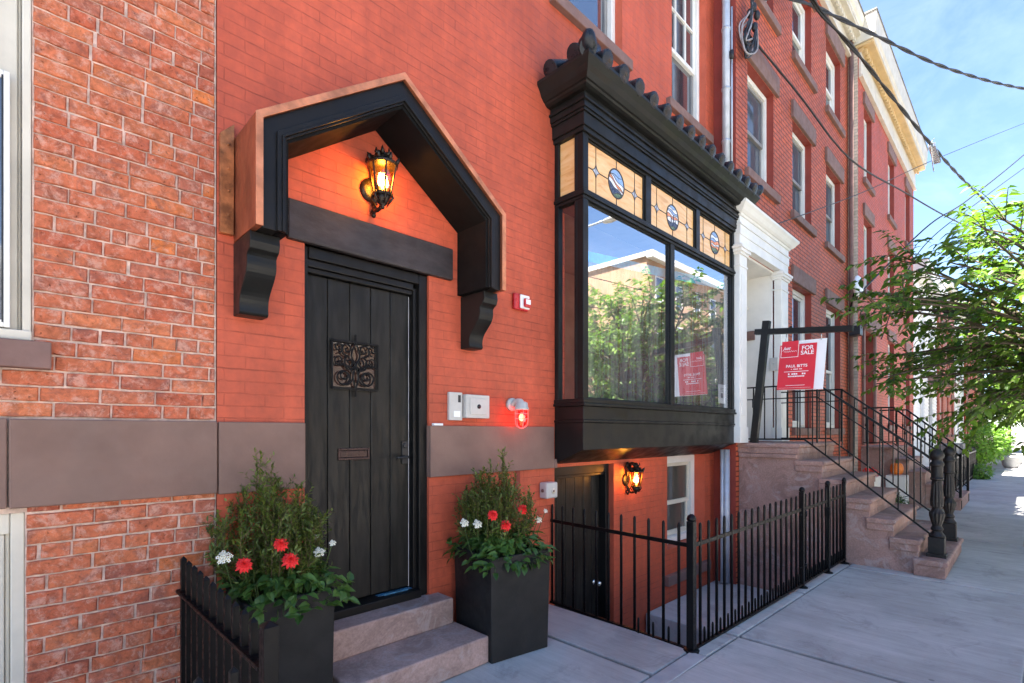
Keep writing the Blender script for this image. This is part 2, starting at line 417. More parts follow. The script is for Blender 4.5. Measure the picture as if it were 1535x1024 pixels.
    def build(s, name, mats, parent=None, bevel=0, loc=None, seg=2):
        me = bpy.data.meshes.new(name); me.from_pydata(s.v, [], s.f)
        if not isinstance(mats, (list, tuple)): mats = [mats]
        for m in mats: me.materials.append(MAT[m] if isinstance(m, str) else m)
        me.polygons.foreach_set('material_index', s.m); me.polygons.foreach_set('use_smooth', s.sm)
        me.update()
        o = bpy.data.objects.new(name, me); COL.objects.link(o)
        if parent is not None:
            o.parent = parent
            if loc is None:   # mesh is in world coordinates: cancel the parent's own place
                q = parent; w = Vector((0, 0, 0))
                while q is not None: w += q.location; q = q.parent
                o.location = -w
            else: o.location = loc
        elif loc is not None: o.location = loc
        if bevel:
            b = o.modifiers.new('edge', 'BEVEL'); b.width = bevel; b.segments = seg
            b.limit_method = 'ANGLE'; b.angle_limit = rad(40); b.harden_normals = False
        return o

def tag(o, label=None, cat=None, group=None, kind=None):
    if label: o['label'] = label
    if cat: o['category'] = cat
    if group: o['group'] = group
    if kind: o['kind'] = kind
    return o
def thing(name, label, cat, loc=(0, 0, 0), group=None, rz=0):
    o = bpy.data.objects.new(name, None); COL.objects.link(o); o.location = loc
    o.rotation_euler = (0, 0, rz); o.empty_display_size = .2
    return tag(o, label, cat, group)
def copy_tree(o, parent=None):
    c = o.copy(); COL.objects.link(c); c.parent = parent
    for ch in list(o.children): copy_tree(ch, c)
    return c
def smooth_path(pts, n=8):
    P = [Vector(p) for p in pts]; out = []
    for i in range(len(P)-1):
        a = P[max(i-1, 0)]; b = P[i]; c = P[i+1]; d = P[min(i+2, len(P)-1)]
        for k in range(n):
            t = k/n
            out.append(.5*((2*b)+(c-a)*t+(2*a-5*b+4*c-d)*t*t+(3*b-a-3*c+d)*t**3))
    out.append(P[-1]); return out

def wall_mesh(mb, x0, x1, z0, z1, y, holes, depth=.12, mi=0, rmi=1):
    """front wall sheet in the plane y with rectangular openings and reveals running back"""
    xs = sorted({x0, x1, *[h[0] for h in holes], *[h[1] for h in holes]}); xs = [x for x in xs if x0 <= x <= x1]
    zs = sorted({z0, z1, *[h[2] for h in holes], *[h[3] for h in holes]}); zs = [z for z in zs if z0 <= z <= z1]
    for i in range(len(xs)-1):
        for j in range(len(zs)-1):
            cx = (xs[i]+xs[i+1])/2; cz = (zs[j]+zs[j+1])/2
            if any(h[0] < cx < h[1] and h[2] < cz < h[3] for h in holes): continue
            mb.quad((xs[i], y, zs[j]), (xs[i+1], y, zs[j]), (xs[i+1], y, zs[j+1]), (xs[i], y, zs[j+1]), mi)
    for h in holes:
        a, b, c, d = h[:4]; dp = y+(h[4] if len(h) > 4 else depth)
        mb.quad((a, y, c), (a, y, d), (a, dp, d), (a, dp, c), rmi)
        mb.quad((b, y, d), (b, y, c), (b, dp, c), (b, dp, d), rmi)
        mb.quad((a, y, d), (b, y, d), (b, dp, d), (a, dp, d), rmi)
        mb.quad((a, y, c), (a, dp, c), (b, dp, c), (b, y, c), rmi)

def window(house, x0, x1, z0, z1, y, depth=.11, split=.5, frame='white', sash='grey_frame', lintel=None, sill=None, grid=None, pane='pane', fw=.07, trim='lintel_stone', upper_mat=None):
    """sash window filling an opening: frame + sashes (part) > pane, sill, lintel"""
    yf = y+depth-.03
    f = MB()
    f.box(x0, x0+fw, yf, yf+.08, z0, z1); f.box(x1-fw, x1, yf, yf+.08, z0, z1)
    f.box(x0+fw, x1-fw, yf, yf+.08, z1-fw*1.1, z1); f.box(x0+fw, x1-fw, yf-.015, yf+.08, z0, z0+fw*.8)
    # sashes
    zm = z0+(z1-z0)*split; a = x0+fw; b = x1-fw; s = .045
    um = 0 if upper_mat else 1
    ys = yf+.03
    f.box(a, a+s, ys+.0, ys+.04, zm-.02, z1-fw*1.1, um); f.box(b-s, b, ys, ys+.04, zm-.02, z1-fw*1.1, um)
    f.box(a+s, b-s, ys, ys+.04, z1-fw*1.1-s, z1-fw*1.1, um); f.box(a+s, b-s, ys-.004, ys+.04, zm-.025, zm+.03, um)
    ys2 = ys+.022
    f.box(a, a+s, ys2, ys2+.04, z0+fw*.8, zm-.026, 1); f.box(b-s, b, ys2, ys2+.04, z0+fw*.8, zm-.026, 1)
    f.box(a+s, b-s, ys2, ys2+.04, z0+fw*.8, z0+fw*.8+s*1.4, 1)
    if grid:
        gx, gz = grid
        for i in range(1, gx):
            x = a+(b-a)*i/gx; f.box(x-.011, x+.011, ys-.002, ys+.03, zm+.03, z1-fw*1.1-s, um)
        for i in range(1, gz):
            z = zm+(z1-fw-zm)*i/gz; f.box(a+s, b-s, ys-.005, ys+.028, z-.011, z+.011, um)
    o = f.build('window', [frame, sash], house, .004)
    p = MB(); p.box(a+.01, b-.01, ys+.018, ys+.024, zm, z1-fw); p.box(a+.01, b-.01, ys2+.018, ys2+.024, z0+fw*.6, zm)
    p.build('pane', pane, o)
    if sill:
        sx0, sx1, sz0, sz1 = sill
        m = MB(); m.box(sx0, sx1, y-.06, y+depth-.035, sz0, sz1); m.build('sill', trim, o, .008)
    if lintel:
        sx0, sx1, sz0, sz1 = lintel
        m = MB(); m.box(sx0, sx1, y-.045, y+depth-.035, sz0, sz1); m.build('lintel', trim, o, .008)
    return o

# ------------------------------------------------------------------ setting: ground, sidewalk, road
def structure(o): return tag(o, kind='structure')
g = MB()
HX0, HX1, HY = 3.46, 6.99, -1.36          # the sunken areaway in front of the basement
for x0, x1, y0, y1 in ((-60, 160, -60, -1.42), (-60, HX0, -1.42, 30), (HX1, 160, -1.42, 30), (HX0, HX1, .3, 30)):
    g.quad((x0, y0, -.17), (x1, y0, -.17), (x1, y1, -.17), (x0, y1, -.17))
structure(g.build('ground', 'earth'))
sw = MB()
def slab(x0, x1, y0, y1, skew=0.0, z=0.0):
    gp = .007; gx = .017 if x1 < 6 else .028
    a = [(x0+gx, y0+gp-skew*(x0-3.4)), (x1-gx, y0+gp-skew*(x1-3.4)), (x1-gx, y1-gp-skew*(x1-3.4)), (x0+gx, y1-gp-skew*(x0-3.4))]
    sw.prism(a, 'z', -.15, z)
xj = [-6, -3, -.2, 3.91, 6.78, 9.7, 15.2, 15.5, 18.4, 21.3, 24.2, 27.1, 30, 33, 36, 40, 44, 48, 52, 56, 60]
for i in range(len(xj)-1):
    slab(xj[i], xj[i+1], -3.0, -1.5, .025 if xj[i] < 6.9 else 0); slab(xj[i], xj[i+1], -4.35, -3.0 if xj[i] >= 6.9 else -3.1)
# strip under the railing, front yard slabs left of the areaway, yards of the houses beyond
for a, b in ((-6, -2.8), (-2.8, -.3), (-.3, 2.36)): slab(a, b, -1.5, -1.38, .025)
for a, b in ((3.40, 3.91), (3.91, 5.4), (5.4, 6.97)): slab(a, b, -1.5, -1.385, .025)
for a, b in ((-6, -2.8), (-2.8, .66)): slab(a, b, -1.375, 0)
for a, b in ((.66, 2.9), (2.9, 3.46)): slab(a, b, -1.375, 0)
for a, b in ((6.99, 9.0), (9.0, 15.2), (15.2, 15.5), (15.5, 18.4), (18.4, 21.3), (21.3, 30), (30, 40), (40, 60)): slab(a, b, -1.49, .2)
structure(sw.build('sidewalk', 'concrete', bevel=.009, seg=2))
k = MB(); k.prism([(2.37, -1.5), (3.395, -1.5), (3.395, -1.385), (2.37, -1.385)], 'z', -.15, .004)
structure(k.build('paving_strip', 'kerb', bevel=.006))
k = MB()
for i in range(-4, 50): k.box(i*2.4+.004, i*2.4+2.396, -4.51, -4.354, -.3, -.004)
for i in range(-4, 50): k.box(i*2.4+.004, i*2.4+2.396, -15.25, -12.5, -.3, -.004)
structure(k.build('kerb', 'kerb', bevel=.012))
k = MB(); k.quad((-60, -12.5, -.13), (160, -12.5, -.13), (160, -4.51, -.13), (-60, -4.51, -.13))
structure(k.build('road', 'asphalt'))
k = MB(); k.box(-60, 160, -15.0, -15.255, -.2, 0); structure(k.build('far_sidewalk', 'concrete'))
# areaway floor and its retaining walls
k = MB()
k.box(HX0-.1, HX1+.2, HY-.06, .3, -.95, -.82)
structure(k.build('areaway_floor', 'concrete'))
k = MB()
k.box(HX0-.12, HX0, HY-.02, -.001, -.95, -.16); k.box(HX0-.12, HX1, HY-.16, HY-.02, -.95, -.155)
structure(k.build('areaway_wall', 'grey_stone'))
k = MB(); k.box(5.1, HX1-.02, HY-.015, -.02, -.819, -.5)
structure(k.build('areaway_slab', 'concrete', bevel=.01))

# ------------------------------------------------------------------ house with the bare brick (left edge)
lh = thing('brick_house', 'weathered bare brick townhouse with cream window frames at the left edge', 'house', (-2, 4, 0))
w = MB(); w.smooth = False
wall_mesh(w, -6, .79, -.2, 15.2, .008, [(-1.15, .072, 1.93, 3.95, .1), (-1.15, .05, -.1, 1.19, .1)], .1, 0, 0)  # unseen top of the wall raised to keep the near sidewalk in shade
w.quad((-6, .008, -.2), (-6, 9, -.2), (-6, 9, 15.2), (-6, .008, 15.2)); w.quad((-6, .008, 15.2), (.79, .008, 15.2), (.79, 9, 15.2), (-6, 9, 15.2)); w.quad((-6, 9, -.2), (.79, 9, -.2), (.79, 9, 15.2), (-6, 9, 15.2))
w.build('wall', 'mortar', lh)
# every brick modelled: rough arrises, slightly rocked faces
rb = random.Random(3)
b = MB()
def brick(x0, x1, z0, z1):
    j = lambda s: rb.uniform(-s, s)
    nx = max(3, int((x1-x0)/.035)); f = -.004+j(.0025); tx = j(.003); tz = j(.0025)
    ring_top = []; ring_bot = []
    vs = []
    cols = []
    for i in range(nx+1):
        t = i/nx; x = x0+(x1-x0)*t
        e = .004 if 0 < i < nx else .002
        zb = z0+j(.0018); zt = z1+j(.0018)
        xx = x+(j(.0025) if i in (0, nx) else 0)
        y = f+tx*(t-.5)+j(.0012)
        din = .0045 if i in (0, nx) else 0
        xi = xx+(.006 if i == 0 else -.006 if i == nx else 0)
        vs += [(xx, .012, zb), (xx+0, y+.0035+din*.3, zb+.001), (xi, y+j(.001), zb+.005), (xi, y+tz+j(.001), zt-.005), (xx, y+.0035+din*.3, zt-.001), (xx, .012, zt)]
    fs = []
    for i in range(nx):
        for k2 in range(5):
            a = i*6+k2; fs.append((a, a+6, a+7, a+1))
    n0 = nx*6
    fs += [(0, 1, 2, 3, 4, 5), (n0+5, n0+4, n0+3, n0+2, n0+1, n0)]
    b.add(vs, fs)
H = .0692
zc = -.2; row = 0
while zc < 10.1:
    z0, z1 = zc+.004, zc+H-.004
    hdr = row % 7 == 3
    x = .79
    first = True
    L0 = .1 if row % 2 else .2
    while x > -5.9:
        L = (.102 if hdr else .205)+rb.uniform(-.008, .008)
        if first: L = (rb.uniform(.05, .11) if row % 2 else rb.uniform(.09, .2)) if not hdr else .08; first = False
        if rb.random() < .06: L *= .55
        xa, xb = x-L, x-rb.uniform(.006, .01)
        x -= L
        zz0, zz1 = z0, z1
        skip = False
        for ha, hb, hc, hd in ((-1.15, .075, 1.81, 4.2), (-1.15, .053, -.3, 1.2)):
            if zz1 > hc and zz0 < hd and xb > ha and xa < hb:
                if xb > hb+.012: xa = max(xa, hb+.003)
                else: skip = True
            if zz1 > hc and zz0 < hd and hb < xa < hb+.045: xa = hb+.003
        if zz0 > 1.2 and zz1 < 1.61: skip = True
        if xa < -2.4 and z0 > 4.5: skip = skip
        if not skip and xb-xa > .02: brick(xa, xb, zz0, zz1)
    zc += H+rb.uniform(-.0008, .0008); row += 1
b.build('brick_courses', 'old_brick', lh)
bd = MB(); bd.box(-2.6, -.005, -.031, .006, 1.215, 1.596); bd.box(.0, .787, -.034, .006, 1.213, 1.594)
bd.box(-6, -2.605, -.03, .006, 1.215, 1.596)
bd.build('stone_band', 'brownstone', lh, .006)
f = MB()
f.box(-1.15, -1.03, .02, .1, 1.93, 3.95); f.box(-.05, .028, .022, .1, 1.94, 3.95); f.box(.0285, .039, .03, .1, 1.94, 3.95); f.box(-.072, -.05, .0, .1, 1.94, 3.9)
f.box(.04, .07, .0, .02, 1.94, 3.95)
f.box(-1.03, -.05, .02, .1, 3.8, 3.95); f.box(-1.15, .071, -.02, .1, 1.932, 1.975)
wl = f.build('window', 'cream', lh, .006)
p = MB(); p.box(-1.03, -.07, .085, .092, 1.97, 3.8); p.build('pane', 'pane', wl)
m = MB(); m.box(-1.25, .133, -.06, .07, 1.812, 1.929); m.build('sill', 'lintel_stone', wl, .006)
m = MB(); m.box(-1.3, .25, -.05, .07, 3.95, 4.2); m.build('lintel', 'lintel_stone', wl, .006)
m = MB()   # storm window standing slightly proud of the casing
for x0, x1, z0, z1 in ((-1.0, -.98, 1.98, 3.06), (-.016, .004, 1.98, 3.06), (-.98, -.016, 3.03, 3.06), (-.98, -.016, 1.98, 2.01)): m.box(x0, x1, -.022, .012, z0, z1)
so = m.build('storm_window', 'white', wl, .003)
m = MB(); m.box(-.98, -.016, -.012, -.006, 2.01, 3.03); m.build('storm_pane', 'screen', wl)
m = MB(); m.box(-.022, -.0165, -.0225, -.02, 2.0, 3.04); m.build('gasket', 'dark', wl)
f = MB(); f.box(-1.15, -.06, .03, .1, -.1, .1); f.box(.004, .05, .012, .1, -.15, 1.19); f.box(-.012, .003, .03, .1, -.15, 1.12); f.box(-.06, -.013, .02, .1, -.15, 1.1); f.box(-.06, .003, .012, .1, 1.101, 1.19); f.box(-.09, -.06, .03, .1, -.1, 1.1); f.box(-1.15, -.06, .02, .1, 1.08, 1.19)
wb = f.build('basement_window', 'cream', lh, .006)
p = MB(); p.box(-1.15, -.09, .07, .08, .08, 1.09); p.build('pane', 'pane', wb)

# ------------------------------------------------------------------ red painted house (the subject)
ph = thing('painted_house', 'red painted brick townhouse with black bay window and black gabled door hood', 'house', (3.9, 4, 0))
DX0, DX1, DZ0, DZ1 = 1.262, 2.164, .2, 2.667
w = MB()
holes = [(DX0, DX1, DZ0, DZ1, .16), (3.7, 6.66, 1.5, 4.1, .3), (3.552, 4.5, -.9, 1.21, .2), (5.62, 6.62, .12, 1.25, .2),
         (3.62, 4.66, 5.54, 7.6, .12), (5.732, 6.66, 5.53, 7.5, .12), (3.62, 4.66, 8.3, 9.7, .12), (5.732, 6.66, 8.3, 9.7, .12), (1.3, 2.3, 5.54, 7.6, .12), (1.3, 2.3, 8.3, 9.7, .12)]
wall_mesh(w, .792, 6.95, -.95, 15.2, 0, holes, .12, 0, 1)  # height above the upper windows is unseen, added to shade the sidewalk
w.quad((.792, 0, 15.2), (6.95, 0, 15.2), (6.95, 9, 15.2), (.792, 9, 15.2), 1); w.quad((.792, 9, -.9), (6.95, 9, -.9), (6.95, 9, 15.2), (.792, 9, 15.2), 1); w.quad((6.95, 0, 10.2), (6.95, 9, 10.2), (6.95, 9, 15.2), (6.95, 0, 15.2), 0); w.quad((.792, 0, 10.2), (.792, 9, 10.2), (.792, 9, 15.2), (.792, 0, 15.2), 0)
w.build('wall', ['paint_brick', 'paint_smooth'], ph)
bd = MB(); bd.box(.793, 1.256, -.032, -.001, 1.205, 1.592); bd.build('stone_band', 'brownstone', ph, .007); bd = MB(); bd.box(2.158, 3.517, -.03, -.001, 1.21, 1.583); bd.box(2.158, 2.166, 0, .09, 1.21, 1.583); bd.box(3.518, 3.56, -.032, -.001, 1.21, 1.29)
bd.build('stone_band', 'brownstone', ph, .007)
ln = MB(); ln.box(1.154, 2.36, -.035, .1, 2.667, 2.9); ln.build('lintel', 'lintel_dark', ph, .008)
# dark pipe chase below the right band
k = MB(); k.box(3.05, 3.1, -.004, .0, -.05, 1.205); k.build('wall_joint', 'dark_smooth', ph)

# front door
d = MB()
fr = .035
for (x0, x1, y0, y1, z0, z1) in ((DX0, DX0+fr, .03, .16, .36, DZ1), (DX1-.07, DX1, .02, .16, .36, DZ1), (DX1-.1, DX1-.07, .05, .16, .36, DZ1-.1),
        (DX0+fr, DX1-.07, .02, .16, DZ1-.07, DZ1), (DX0+fr, DX1-.1, .045, .16, DZ1-.115, DZ1-.07), (DX0+fr, DX1-.1, .065, .16, DZ1-.145, DZ1-.115), (DX0+.03, DX1-.07, -.01, .16, .36, .415)):
    d.box(x0, x1, y0, y1, z0, z1)
df = d.build('door_frame', 'black', ph, .006)
d = MB(); x0, x1 = DX0+fr+.002, DX1-.105; n = 5
pw = (x1-x0)/n
for i in range(n): d.box(x0+i*pw+.0015, x0+(i+1)*pw-.0015, .1, .14, .425, DZ1-.147)
d.box(x0, x1, .118, .139, .43, DZ1-.15)
door = d.build('door', 'door_black', ph, .006, seg=3)
k = MB(); k.box(x1+.001, x1+.005, .108, .14, .42, DZ1-.15); k.build('weather_strip', 'sign_white', door)
k = MB(); k.box(1.79, 2.06, .06, .099, .4155, .419)
k.box(1.83, 2.02, .05, .062, .412, .425); k.build('masking_film', M('blue_film', (.05, .17, .28), .3, .6, 25), door)
# mail slot
k = MB(); k.box(1.518, 1.743, .088, .1, 1.353, 1.368); k.box(1.518, 1.743, .088, .1, 1.416, 1.431); k.box(1.518, 1.534, .088, .1, 1.368, 1.416); k.box(1.727, 1.743, .088, .1, 1.368, 1.416); k.box(1.536, 1.725, .093, .1, 1.37, 1.414)
k.build('mail_slot', M('mail_slot_bronze', (.035, .014, .012), .35, .2, 20, metal=.3), door, .003)
# scrolled grille over a small pane
gx0, gx1, gz0, gz1 = 1.47, 1.797, 1.82, 2.128; gc = (gx0+gx1)/2; gm = (gz0+gz1)/2
k = MB(); k.box(gx0+.012, gx1-.012, .0985, .0995, gz0+.012, gz1-.012); k.build('pane', glass_dark('door_pane', (.06, .03, .022), .14, .03), door)  # reddish reflection put into the pane's base colour
k = MB(); yg = .078
for a, c in (((gx0, yg, gz0), (gx1, yg, gz0)), ((gx0, yg, gz1), (gx1, yg, gz1)), ((gx0, yg, gz0), (gx0, yg, gz1)), ((gx1, yg, gz0), (gx1, yg, gz1))): k.bar(a, c, .012)
def spiral(cx, cz, r0, turns, start, sgn=1, r=.0055, squash=1.0):
    pts = []
    for i in range(26):
        t = i/25; a = start+sgn*turns*2*PI*t; rr = r0*(1-.82*t)
        pts.append((cx+rr*math.cos(a), yg, cz+rr*math.sin(a)*squash))
    k.tube(pts, r, 6)
for sx in (-1, 1):
    spiral(gc+sx*.083, gz0+.078, .074, 1.6, PI/2, sx); spiral(gc+sx*.083, gz0+.078, .05, 1.1, -PI/2, -sx)
    spiral(gc+sx*.045, gm+.02, .04, 1.4, PI/2 if sx > 0 else PI/2, -sx); spiral(gc+sx*.115, gm+.03, .042, 1.3, 0 if sx < 0 else PI, sx)
    spiral(gc+sx*.06, gz1-.05, .045, 1.4, -PI/2, sx); spiral(gc+sx*.122, gz1-.045, .036, 1.3, -PI/2, -sx)
    k.tube(smooth_path([(gc, yg, gz0), (gc+sx*.02, yg, gz0+.08), (gc+sx*.004, yg, gm), (gc+sx*.03, yg, gm+.07), (gc, yg, gz1)], 6), .006, 6)
    k.tube(smooth_path([(gc+sx*.16, yg, gm-.01), (gc+sx*.1, yg, gm+.01), (gc+sx*.05, yg, gm-.03), (gc, yg, gm)], 6), .0055, 6)
for z in (gz0-.022, gz1+.022):
    k.bar((gc, yg, z-.03), (gc, yg, z+.03), .01)
k.build('grille', 'iron', door)
# handle set
k = MB(); k.box(1.995, 2.045, .085, .1, 1.31, 1.47); k.tube([(2.02, .09, 1.36), (2.02, .045, 1.36), (1.99, .04, 1.36), (1.925, .04, 1.355)], .009, 8)
k.tube([(2.02, .09, 1.44), (2.02, .075, 1.44)], .02, 12)
k.build('handle', 'dark', door, .003)

# gabled door hood: copper shell, moulded front, soffit, two scrolled brackets
apex = (1.731, 3.743)
def hood_path(dd):
    """outline of the hood, offset inwards by dd"""
    xl, xr, zb, ze = .873, 2.589, 2.57, 3.13
    sl = Vector((apex[0]-xl, apex[1]-ze)); L = sl.length; k2 = sl.y/sl.x
    n = dd*L/sl.x                       # vertical drop of the offset slope
    za = apex[1]-n
    xa, xb = xl+dd, xr-dd
    zea = za-k2*(apex[0]-xa)
    return [(xa, zb), (xa, zea), (apex[0], za), (xb, zea), (xb, zb)]
def hood_ring(mb, d0, d1, yf, yb=0.0):
    o, i = hood_path(d0), hood_path(d1)
    for a in range(4):
        P = [o[a], o[a+1], i[a+1], i[a]]
        vs = [(x, yf, z) for x, z in P]+[(x, yb, z) for x, z in P]
        fs = [(3,2,1,0), (4,5,6,7), (0,1,5,4), (2,3,7,6)]
        if a == 0: fs.append((0,4,7,3))
        if a == 3: fs.append((1,2,6,5))
        mb.add(vs, fs)
k = MB(); hood_ring(k, .033, .112, -.337, -.02); hood_ring(k, .105, .128, -.352, -.3); hood_ring(k, .128, .14, -.36, -.3); hood_ring(k, .14, .152, -.345, -.3); hood = k.build('door_hood', 'black', ph, .002)
k = MB(); hood_ring(k, .1125, .168, -.33, -.004); k.build('soffit', M('soffit_black', (.006, .006, .006), .75, .2, 4, spec=.12), hood, .002)
k = MB(); hood_ring(k, .0, .0325, -.356, -.0); o = k.build('copper_shell', ['copper'], hood, .003)
k = MB(); hood_ring(k, -.002, .034, -.362, -.3565); k.build('copper_edge', 'copper_edge', hood, .002)
k = MB(); k.prism([(.8, 2.6), (.865, 2.6), (.868, 3.2), (.8, 3.13)], 'y', -.035, -.002)
for z in (2.7, 2.83, 2.95, 3.08): k.sphere((.84, -.037, z), .007, 8)
k.build('copper_flashing', 'copper_old', hood, .004); k = MB()
k.prism([(2.66, 2.6), (2.594, 2.6), (2.594, 3.2), (2.66, 3.13)], 'y', -.035, -.002)
k.build('copper_flashing', 'copper_old', hood, .004)
def bracket(x0, x1):
    top, bot = 2.565, 2.168
    prof = [(-.0, top), (-.27, top), (-.275, top-.05), (-.262, top-.085), (-.235, top-.1), (-.225, top-.112), (-.225, top-.125)]
    for i in range(1, 15):
        t = i/14; z = top-.125-t*(top-.125-bot-.03)
        y = -.225+.12*t-.022*math.sin(t*2*PI)
        prof.append((y, z))
    prof += [(-.108, bot+.012), (-.095, bot), (0, bot)]
    m = MB(); m.prism(prof, 'x', x0, x1); return m.build('bracket', 'bay_black', hood, .004)
bracket(.872, 1.02); bracket(2.455, 2.59)

# upper windows of the red house
for hx in ((3.62, 4.66), (5.732, 6.66), (1.3, 2.3)):
    gr = (3, 2)
    window(ph, hx[0], hx[1], 5.54, 7.6 if hx[0] != 5.732 else 7.5, 0, .12, .42 if hx[0] == 5.732 else .5, sill=(hx[0]-.14, hx[1]+.12, 5.42, 5.53), lintel=(hx[0]-.12, hx[1]+.12, 7.61, 7.9), grid=gr, upper_mat=True, trim='lintel_stone')
    window(ph, hx[0], hx[1], 8.3, 9.7, 0, .12, .5, sill=(hx[0]-.14, hx[1]+.12, 8.19, 8.29), lintel=(hx[0]-.12, hx[1]+.12, 9.71, 9.95), grid=gr, upper_mat=True)
# basement window and door
window(ph, 5.62, 6.62, .13, 1.25, 0, .17, .45, frame='white', sash='cream', sill=(5.55, 6.7, -.3, -.18), fw=.1, pane='screen_dim')
d = MB(); d.box(3.552, 3.6, .06, .2, -.82, 1.21); d.box(4.44, 4.5, .06, .2, -.82, 1.21); d.box(3.6, 4.44, .06, .2, 1.12, 1.21); d.box(3.6, 4.44, .08, .2, 1.09, 1.12)
bdf = d.build('basement_door_frame', 'bay_black', ph, .005)
d = MB(); n = 6; pw = (4.44-3.602)/n
for i in range(n): d.box(3.602+i*pw+.0015, 3.602+(i+1)*pw-.0015, .14, .18, -.82, 1.088)
d.box(3.602, 4.438, .158, .179, -.81, 1.085)
bdoor = d.build('basement_door', 'door_black', ph, .006)
k = MB()
k.tube([(4.345, .14, -.03), (4.345, .09, -.03)], .012, 10); k.sphere((4.345, .075, -.03), .026, 12); k.tube([(4.345, .139, -.03), (4.345, .132, -.03)], .028, 14)
k.build('knob', 'steel', bdoor)

# bay window
BX0, BX1, BY = 3.552, 6.80, -.33
f = MB()
# skirt under the sill, tapering back to the wall at the bottom
f.prism([(0, 1.24), (-.3, 1.372), (BY, 1.378), (BY, 1.62), (0, 1.62)], 'x', BX0, BX1)
f.box(BX0-.008, BX1+.008, BY-.012, 0, 1.62, 1.645)
f.box(BX0+.0, BX1, BY-.002, -.002, 1.645, 1.765)
f.box(BX0-.022, BX1+.022, BY-.03, -.001, 1.765, 1.79); f.box(BX0-.012, BX1+.012, BY-.016, -.001, 1.79, 1.83)
def post(x0, x1, z0, z1, y0=BY, y1=BY+.07): f.box(x0, x1, y0, y1, z0, z1)
Z1, Z2, Z3 = 1.83, 3.575, 3.665          # sill, transom bottom, transom top
ZT = 4.125
post(BX0, BX0+.075, Z1, Z2); post(BX1-.075, BX1, Z1, Z2); post(5.095, 5.18, Z1, Z2)
post(BX0, BX0+.075, Z3, 4.15); post(BX1-.075, BX1, Z3, 4.15); post(4.585, 4.69, Z3, 4.15); post(5.695, 5.79, Z3, 4.15)
f.box(BX0+.075, BX1-.075, BY+.004, BY+.07, ZT, 4.15)
f.box(BX0-.014, BX1+.014, BY-.018, -.001, Z2+.03, Z3-.03); f.box(BX0-.002, BX1+.002, BY-.003, -.001, Z2, Z2+.03); f.box(BX0-.002, BX1+.002, BY-.003, -.001, Z3-.03, Z3)
# side frames
for xa, xb in ((BX0, BX0+.06), (BX1-.06, BX1)):
    f.box(xa, xb, -.05, -.001, Z1, Z2); f.box(xa, xb, BY+.07, BY+.1, Z1, Z2); f.box(xa, xb, -.05, -.001, Z3, 4.15); f.box(xa, xb, BY+.07, BY+.1, Z3, 4.15)
# glazing beads
def beads(x0, x1, z0, z1):
    t = .016
    f.box(x0, x0+t, BY+.02, BY+.05, z0, z1); f.box(x1-t, x1, BY+.02, BY+.05, z0, z1); f.box(x0+t, x1-t, BY+.02, BY+.05, z0, z0+t); f.box(x0+t, x1-t, BY+.02, BY+.05, z1-t, z1)
lower = [(BX0+.075, 5.095), (5.18, BX1-.075)]; upper = [(BX0+.075, 4.585), (4.69, 5.695), (5.79, BX1-.075)]
for a, c in lower: beads(a, c, Z1, Z2)
for a, c in upper: beads(a, c, Z3, ZT)
bay = f.build('bay_window', 'bay_black', ph, .005)
for a, c in lower:
    p = MB(); p.quad((a+.01, BY+.035, Z1+.01), (c-.01, BY+.035, Z1+.01), (c-.01, BY+.035, Z2-.01), (a+.01, BY+.035, Z2-.01)); p.build('pane', 'bay_glass', bay)
MAT['side_glass'] = glass_clear('side_glass', .18)
for x in (BX0+.03, BX1-.03):
    p = MB(); p.quad((x, BY+.09, Z1), (x, -.04, Z1), (x, -.04, Z2), (x, BY+.09, Z2))
    p.build('side_pane', 'side_glass', bay)
